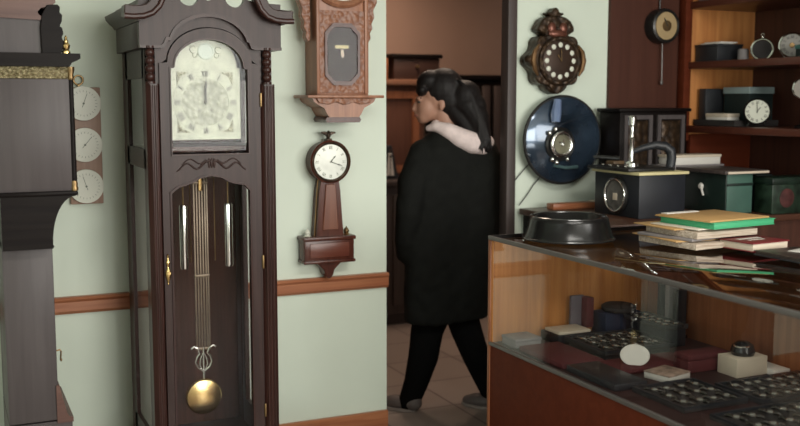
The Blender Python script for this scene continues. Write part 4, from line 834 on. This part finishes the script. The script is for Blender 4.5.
place('hour_hand', lambda q: bar2(q, (0, 0), -0.6, 0, -0.006, 0, 0.024, 0.003, -0.017, -0.0155), M['ink'], t, Rr)
place('minute_hand', lambda q: bar2(q, (0, 0), 0.05, 0, -0.006, 0, 0.038, 0.002, -0.020, -0.0185), M['ink'], t, Rr)
for s in (-1, 1): place('leg', lambda q: q.tube([(s*0.030, 0.01, -0.05), (s*0.042, 0.01, -0.0715)], [0.006, 0.004], 8), M['black'], t, Rr)
t = thing('pedestal_clock', 'small round clock on a slim stand at the right edge of the bottom shelf', 'clock', (3.46, 3.30, 1.375))
Rr = Matrix.Translation((3.46, 3.30, 1.550)) @ Matrix.Rotation(-0.72, 4, 'Z')
place('dial_case', lambda q: q.lathe([(0.045, 0.02), (0.050, 0.01), (0.050, -0.008), (0.045, -0.014), (0.042, -0.008), (0, -0.008)], (0, 0, 0), 'y', 30), M['steel'], t, Rr)
place('dial', lambda q: q.lathe([(0.043, -0.007), (0.043, -0.011), (0, -0.011)], (0, 0, 0), 'y', 28), mat('dim_dial', (0.25, 0.22, 0.19), 0.4), t, Rr)
b = B(); b.lathe([(0.035, 1.375), (0.035, 1.385), (0.012, 1.395), (0.009, 1.44), (0.014, 1.46), (0.009, 1.48), (0.010, 1.505)], (3.46, 3.30, 0), n=18); obj('stand', b, M['lc_dark'], t)
# top shelf
t = thing('jewel_case', 'low grey case on the upper shelf, cut by the top of the picture', 'box', (3.47, 3.8, 1.975))
b = B(); b.box(3.38, 3.56, 3.70, 3.91, 1.975, 2.03, 0.004); obj('body', b, M['greycard'], t)
b = B(); b.box(3.377, 3.563, 3.697, 3.913, 2.025, 2.045, 0.004); obj('lid', b, M['greycard'], t)
b = B(); b.box(3.39, 3.62, 3.30, 3.60, 1.975, 2.02, 0.004); tag(obj('album', b, M['green_d']), 'dark flat album lying at the right on the upper shelf', 'album')

# ------------------------------------------------------------------ glass display counter
XA, XB, YA, YE = 1.824, 2.56, 0.55, 3.20
t = thing('display_counter', 'glass-topped display counter with red-brown front panel and honey oak end', 'counter', (2.19, 1.9, 0))
b = B(); b.box(XA, XB, YA, YE, 0.08, 0.592, 0.003); obj('base_cabinet', b, M['redbrown'], t)
b = B(); b.box(XA+0.04, XB-0.02, YA+0.02, YE-0.02, 0, 0.085); obj('plinth', b, M['lc_dark'], t)
b = B(); b.box(XA-0.004, XA+0.012, YA, YE, 0.590, 0.604, 0.002); obj('glass_channel', b, M['alu'], t)
b = B(); b.box(XA+0.012, XB-0.025, YA+0.02, YE-0.025, 0.590, 0.604); obj('deck', b, M['deck'], t)
b = B(); b.box(XA+0.001, XB, YE-0.025, YE, 0.592, 0.988, 0.002); obj('end_panel', b, M['orange'], t, label='honey oak end panel')
b = B(); b.box(XA-0.004, XA+0.02, YE-0.012, YE+0.006, 0.08, 0.990, 0.003); obj('corner_post', b, M['orange_dark'], t)
b = B(); b.box(XA, XB, YA, YA+0.025, 0.592, 0.988, 0.002); obj('end_panel', b, M['orange'], t, label='honey oak end panel')
for k in range(3):
    y1 = YE-0.025-k*0.865; b = B(); b.box(XB-0.024-0.008*(k % 2), XB-0.010-0.008*(k % 2), y1-0.88 if k < 2 else YA+0.025, y1, 0.60, 0.985, 0.002); obj('sliding_door', b, M['orange_dark'], t)
b = B(); b.box(XB-0.040, XB, YA, YE, 0.972, 0.990, 0.002); obj('back_rail', b, M['orange_dark'], t)
b = B(); b.box(XA+0.002, XA+0.008, YA+0.02, YE-0.025, 0.604, 0.992); obj('front_pane', b, M['glass'], t)
b = B(); b.box(XA-0.001, XB+0.002, YA, YE+0.003, 0.992, 1.0, 0.001); obj('top_pane', b, M['glass_top'], t)
b = B(); b.box(XA-0.006, XA+0.004, YA, YE+0.004, 0.986, 1.002, 0.002); obj('edge_trim', b, M['alu'], t)
b = B(); b.box(XA+0.004, XB, YE-0.002, YE+0.006, 0.988, 1.002, 0.002); obj('end_trim', b, M['lc_dark'], t)

# ---- on the counter
t = thing('pet_bowl', 'round black metal bowl with flared base at the far corner of the counter', 'bowl', (2.04, 3.01, 1.001))
b = B(); b.lathe([(0.160, 1.001), (0.165, 1.004), (0.164, 1.010), (0.158, 1.022), (0.150, 1.045), (0.144, 1.070), (0.142, 1.079), (0.138, 1.083), (0.126, 1.083), (0.121, 1.078), (0.108, 1.045), (0.09, 1.032), (0, 1.030)], (2.04, 3.01, 0), n=64); obj('bowl', b, mat('black_steel', (0.010, 0.010, 0.010), 0.22, 0.25, 0.03, spec=0.5), t)
b = B(); b.torus((2.04, 3.01, 1.0075), 0.1625, 0.0055, 'z', 64, 8); obj('base_rim', b, M['black'], t)
b = B(); b.torus((2.04, 3.01, 1.0815), 0.133, 0.006, 'z', 64, 8); obj('top_rim', b, M['black'], t)
# stack of papers (local coordinates, near corner turned to the camera)
def flat(name, label, cat, m, loc, rz, sx, sy, z0, h, bev=0.001, wob=0.0):
    b = B(); b.box(-sx/2, sx/2, -sy/2, sy/2, 0, h, bev)
    o = obj(name, b, m); o.location = (loc[0], loc[1], z0); o.rotation_euler = (0, 0, rz); return tag(o, label, cat)
z = 1.0015; cxy = (2.40, 2.74)
specs = [('paper_bundle', 'thick bundle of loose papers at the bottom of the pile on the counter', 'papers', 'paper_edge', 0.30, 0.27, 0.020, 0.10, (0, 0)),
         ('brown_envelope', 'brown envelope above the bottom bundle of the paper pile', 'envelope', 'manila', 0.29, 0.25, 0.004, -0.04, (-0.02, 0.03)),
         ('magazine', 'grey magazine sticking out leftward from the paper pile', 'magazine', 'greycard', 0.28, 0.24, 0.009, 0.18, (-0.015, 0.02)),
         ('paper_bundle', 'white paper bundle in the middle of the pile, below the green folder', 'papers', 'paper_edge', 0.28, 0.25, 0.022, 0.06, (0.01, -0.005)),
         ('pamphlet', 'tan pamphlet on the left side of the paper pile', 'pamphlet', 'manila', 0.22, 0.22, 0.004, 0.0, (-0.045, 0.05)),
         ('white_envelope', 'white envelope just below the green folder in the pile', 'envelope', 'paper', 0.27, 0.22, 0.004, 0.10, (0.015, 0.0))]
for nm, lb, ct_, m_, sx, sy, h, rz, (dx, dy) in specs:
    flat(nm, lb, ct_, M[m_], (cxy[0]+dx, cxy[1]+dy), rz, sx, sy, z, h); z += h+0.0006
gf_ = thing('green_folder', 'bright green folder under the manila folder on the paper pile', 'folder', (cxy[0]+0.07, cxy[1]-0.015, z), 0.10, local=True)
b = B(); b.box(-0.15, 0.15, -0.125, 0.125, 0, 0.003, 0.001); obj('lower_cover', b, M['greenf'], gf_)
b = B(); b.box(-0.148, 0.148, -0.124, 0.122, 0.003, 0.019, 0.001); obj('contents', b, M['greenf'], gf_)
b = B(); b.box(-0.152, 0.152, -0.127, 0.125, 0.019, 0.022, 0.001); obj('upper_cover', b, M['greenf'], gf_)
z += 0.0228
mf = thing('manila_folder', 'worn manila folder lying on top of the paper pile', 'folder', (cxy[0]+0.055, cxy[1]-0.005, z), 0.12, local=True)
b = B(); b.box(-0.15, 0.15, -0.125, 0.125, 0, 0.003, 0.001); obj('lower_cover', b, M['manila'], mf)
b = B(); b.box(-0.15, 0.15, -0.125, 0.120, 0.003, 0.006, 0.001); obj('upper_cover', b, M['manila'], mf)
flat('paper_slip', 'narrow white slip on the far edge of the manila folder', 'paper', M['white'], (2.40, 2.835), 0.10, 0.16, 0.03, z+0.0065, 0.003)
# red book
rb = thing('red_book', 'red cloth-bound book with pale lettering beside the paper pile', 'book', (2.485, 2.56, 1.0015), 0.10, local=True)
b = B(); b.box(-0.085, 0.085, -0.07, 0.07, 0.003, 0.026, 0.001); obj('page_block', b, M['cream'], rb)
b = B(); b.box(-0.09, 0.09, -0.074, 0.074, 0, 0.003, 0.001); obj('back_cover', b, M['redbook'], rb)
b = B(); b.box(-0.09, 0.09, -0.074, 0.074, 0.026, 0.030, 0.001); fc = obj('front_cover', b, M['redbook'], rb)
b = B()
for k in range(7): b.box(-0.055+k*0.016, -0.043+k*0.016, 0.012, 0.03, 0.030, 0.0306)
for k in range(5): b.box(-0.04+k*0.016, -0.029+k*0.016, -0.018, -0.006, 0.030, 0.0306)
obj('cover_lettering', b, M['white'], fc)
# dark flat folio on the right
fo = thing('leather_folio', 'thin dark leather folio lying on the counter in front of the red book', 'folio', (2.47, 2.25, 1.0015), 0.0, local=True)
b = B(); b.box(-0.10, 0.09, -0.20, 0.19, 0, 0.004, 0.001); obj('lower_cover', b, M['black_matt'], fo)
b = B(); b.box(-0.095, 0.085, -0.195, 0.185, 0.004, 0.012, 0.001); obj('pages', b, M['dark_frame'], fo)
b = B(); b.box(-0.10, 0.09, -0.20, 0.19, 0.012, 0.016, 0.001); obj('upper_cover', b, mat('folio_leather', (0.05, 0.035, 0.03), 0.35, 0, 0.2, 30), fo)
flat('white_card', 'white card lying on the dark leather folio at the right edge', 'card', M['white'], (2.50, 2.36), 0.3, 0.10, 0.055, 1.0182, 0.0015)

# ---- inside the case: deck top z = 0.604
DZ = 0.604
t = thing('watch_box', 'open dark watch box with raised purple-grey lid at the far end of the case', 'box', (2.13, 3.09, DZ))
b = B(); b.box(2.02, 2.18, 3.03, 3.15, DZ, DZ+0.035, 0.003); obj('box', b, M['navy'], t)
b = B(); b.box(2.03, 2.17, 3.04, 3.14, DZ+0.033, DZ+0.046, 0.004); obj('cushion', b, M['cream'], t)
b = B(); b.box(2.145, 2.205, 3.135, 3.150, DZ+0.035, DZ+0.155, 0.003); ld = obj('lid', b, M['bluegrey'], t)
b = B(); b.box(2.192, 2.225, 3.10, 3.145, DZ+0.035, DZ+0.150, 0.003); obj('lid_side', b, M['maroon'], ld)
# small watch proto, parts, copies
def make_watch(name, label, group, loc):
    w_ = thing(name, label, 'watch', loc, 0, group, local=True)
    b = B(); b.lathe([(0.011, 0), (0.0125, 0.003), (0.012, 0.007), (0.010, 0.0085), (0, 0.0085)], n=16); obj('watch_case', b, M['chrome'], w_)
    b = B(); b.lathe([(0.0088, 0.0083), (0.0075, 0.0105), (0, 0.0115)], n=14); obj('watch_dial', b, mat('watch_dial', (0.22, 0.22, 0.20), 0.1), w_)
    for s_ in (-1, 1):
        b = B(); b.tube([(0, s_*0.011, 0.004), (0, s_*0.022, 0.007), (0, s_*0.034, 0.003)], [0.0045, 0.004, 0.003], 8)
        for k in range(4): b.ball((0, s_*(0.014+k*0.0055), 0.0075+0.002*(k in (1, 2))), (0.0042, 0.0022, 0.0028), 8)
        obj('bracelet', b, mat('strap_steel', (0.10, 0.092, 0.085), 0.25, 0.95), w_)
    return w_
W0 = None
def watches(x0, x1, y0, y1, nx, ny, z, label, group, rz0=0.4, jit=0.006):
    global W0
    for i in range(nx):
        for j in range(ny):
            x = x0+(x1-x0)*(i+0.5)/nx+random.uniform(-jit, jit); y = y0+(y1-y0)*(j+0.5)/ny+random.uniform(-jit, jit)
            if W0 is None: W0 = make_watch('watch', label, group, (x, y, z)); W0.rotation_euler = (0, 0, rz0); continue
            dup(W0, (x, y, z), rz0+random.uniform(-0.35, 0.35), label, group)
def tray(label, x0, x1, y0, y1, z, h=0.018, m='tray'):
    t = thing('watch_tray', label, 'tray', ((x0+x1)/2, (y0+y1)/2, z))
    b = B(); b.box(x0, x1, y0, y1, z, z+h*0.5, 0.002); obj('tray_base', b, M[m], t)
    b = B(); b.frame([(x0, y0), (x1, y0), (x1, y1), (x0, y1)], [(x0+0.008, y0+0.008), (x1-0.008, y0+0.008), (x1-0.008, y1-0.008), (x0+0.008, y1-0.008)], z+h*0.5-0.001, z+h, 'z'); obj('tray_rim', b, M['black_matt'], t)
    return z+h*0.5+0.0006
b = B(); b.box(2.04, 2.32, 2.77, 2.995, DZ, DZ+0.0215, 0.003); tag(obj('riser_block', b, M['tray']), 'low dark riser under the tray in front of the open watch box', 'riser')
z = tray('dark watch tray lying just in front of the open watch box', 2.03, 2.33, 2.76, 3.005, DZ+0.022); watches(2.05, 2.31, 2.78, 2.99, 6, 3, z, 'small silver watch in the tray in front of the open watch box', 'watches in the tray by the open watch box')
b = B(); b.box(2.345, 2.44, 2.83, 3.06, DZ, DZ+0.065, 0.004); tag(obj('riser_block', b, M['navy']), 'navy riser block under the jewel tray beside the back doors', 'riser')
z = tray('black jewel tray on top of the navy riser block', 2.338, 2.446, 2.825, 3.065, DZ+0.0655); watches(2.348, 2.436, 2.84, 3.05, 2, 5, z, 'small bright watch in the tray on the navy riser block', 'watches on the navy riser block')
b = B(); b.box(2.265, 2.43, 3.078, 3.168, DZ, DZ+0.085, 0.004); tag(obj('riser_block', b, mat('blue_velvet', (0.02, 0.028, 0.06), 0.7)), 'blue velvet block carrying the round dark cushion', 'riser')
b = B(); b.lathe([(0, DZ+0.086), (0.060, DZ+0.087), (0.066, DZ+0.095), (0.066, DZ+0.106), (0.056, DZ+0.113), (0, DZ+0.114)], (2.345, 3.108, 0), n=32); tag(obj('round_cushion', b, mat('dark_plush', (0.03, 0.026, 0.024), 0.8)), 'round dark plush cushion on the blue velvet block by the end panel', 'cushion')
# dark stands at the back
for k, (y0, lb) in enumerate(((3.03, 'left'), (2.985, 'middle'), (2.94, 'right'))):
    t = thing('display_stand', 'dark upright watch stand, %s of the three near the back doors' % {'left': 'farthest', 'middle': 'second', 'right': 'nearest'}[lb], 'stand', (2.50, y0, DZ))
    b = B(); b.box(2.455, 2.53, y0-0.014, y0+0.014, DZ, DZ+0.012, 0.002); obj('foot', b, M['black'], t)
    b = B(); b.box(2.475, 2.525, y0-0.011, y0+0.011, DZ+0.012, DZ+0.21-0.012*k, 0.004); obj('upright', b, M['black_matt'] if k != 1 else M['greycard'], t)
b = B(); b.box(1.845, 2.015, 2.74, 3.02, DZ, DZ+0.020, 0.006); tag(obj('velvet_pad', b, M['maroon']), 'maroon velvet pad by the front glass at the oak end of the case', 'pad')
t = thing('ring_case', 'small grey case in the far front corner of the display, by the oak end', 'case', (1.90, 3.10, DZ))
b = B(); b.box(1.85, 1.96, 3.05, 3.15, DZ, DZ+0.022, 0.004); obj('box', b, M['greycard'], t)
b = B(); b.box(1.848, 1.962, 3.048, 3.152, DZ+0.021, DZ+0.034, 0.005); obj('lid', b, M['greycard'], t)
b = B(); b.box(1.85, 1.975, 2.46, 2.725, DZ, DZ+0.022, 0.003); tag(obj('dark_case', b, M['black_matt']), 'flat black case along the front glass beside the white oval plaque', 'case')
# middle: maroon pads
b = B(); b.box(1.985, 2.30, 2.60, 2.745, DZ, DZ+0.016, 0.006); tag(obj('velvet_pad', b, M['maroon']), 'maroon velvet pad between the watch tray and the white oval plaque', 'pad')
t = thing('oval_plaque', 'white oval plaque standing against the maroon pad near the front glass', 'plaque', (2.07, 2.645, DZ+0.016))
b = B(); b.lathe([(0.0, -0.004), (0.05, -0.004), (0.052, 0), (0.05, 0.004), (0, 0.004)], (0, 0, 0), 'x', 36, 1.0)
bmesh.ops.transform(b.bm, matrix=Matrix.Translation((2.075, 2.655, DZ+0.046)) @ Matrix.Rotation(math.radians(50), 4, 'Z') @ Matrix.Rotation(math.radians(20), 4, 'Y') @ Matrix.Diagonal((1, 0.95, 0.72, 1)), verts=b.bm.verts); obj('plate', b, M['white'], t)
b = B(); b.box(2.085, 2.115, 2.645, 2.685, DZ+0.016, DZ+0.05, 0.003); obj('prop', b, M['tray'], t)
t = thing('maroon_case', 'closed maroon velvet case in the middle of the display', 'case', (2.27, 2.565, DZ))
b = B(); b.box(2.19, 2.36, 2.525, 2.598, DZ, DZ+0.042, 0.006); obj('box', b, M['maroon'], t)
b = B(); b.box(2.188, 2.362, 2.523, 2.599, DZ+0.040, DZ+0.062, 0.008); obj('lid', b, M['maroon'], t)
t = thing('leaflet_box', 'flat cream box with brown cover print left of the maroon case', 'box', (2.10, 2.52, DZ))
b = B(); b.box(-0.055, 0.055, -0.05, 0.05, 0, 0.020, 0.002); o1 = obj('body', b, M['white'], t); 
o1.matrix_local = Matrix.Translation((0, 0, 0)); ORG[t.name] = Vector((0, 0, 0))
for v in o1.data.vertices: v.co += Vector((2.10, 2.52, DZ))
b = B(); b.box(-0.056, 0.056, -0.051, 0.051, 0.020, 0.024, 0.001); o2 = obj('cover', b, mat('printed_cover', (0.34, 0.24, 0.19), 0.5, 0, 0.5, 40), t)
t.rotation_euler = (0, 0, 0.25)
t = thing('cream_block', 'stepped cream display block near the back of the case', 'display block', (2.39, 2.47, DZ))
b = B(); b.box(2.30, 2.43, 2.42, 2.51, DZ, DZ+0.062, 0.002); obj('block', b, M['cream'], t)
b = B(); b.box(2.43, 2.50, 2.39, 2.49, DZ, DZ+0.018, 0.002); obj('step', b, M['white'], t)
t = thing('cuff_watch', 'dark round watch cushion with bright bezel on the cream block', 'watch', (2.365, 2.465, DZ+0.0625))
b = B(); b.lathe([(0.036, DZ+0.063), (0.040, DZ+0.075), (0.034, DZ+0.095), (0.02, DZ+0.106), (0, DZ+0.108)], (2.365, 2.465, 0), n=28); obj('cushion', b, M['black'], t)
b = B(); b.torus((2.35, 2.455, DZ+0.096), 0.024, 0.003, 'z', 28, 8); obj('bezel', b, M['chrome'], t)
# big front trays
z = tray('large dark watch tray at the front of the case below the cream block', 2.16, 2.52, 2.16, 2.365, DZ); watches(2.18, 2.50, 2.175, 2.35, 7, 3, z, 'silver watch in the large tray below the cream block', 'watches in the large tray')
z = tray('dark watch tray against the front glass, left of the large tray', 1.90, 2.14, 2.20, 2.44, DZ); watches(1.915, 2.125, 2.215, 2.425, 4, 3, z, 'silver watch in the tray against the front glass', 'watches in the front left tray')
z = tray('dark watch tray nearest the picture corner, lower right', 1.93, 2.50, 1.80, 2.13, DZ); watches(1.95, 2.48, 1.82, 2.11, 9, 4, z, 'silver watch in the nearest tray at the lower right corner', 'watches in the nearest tray')
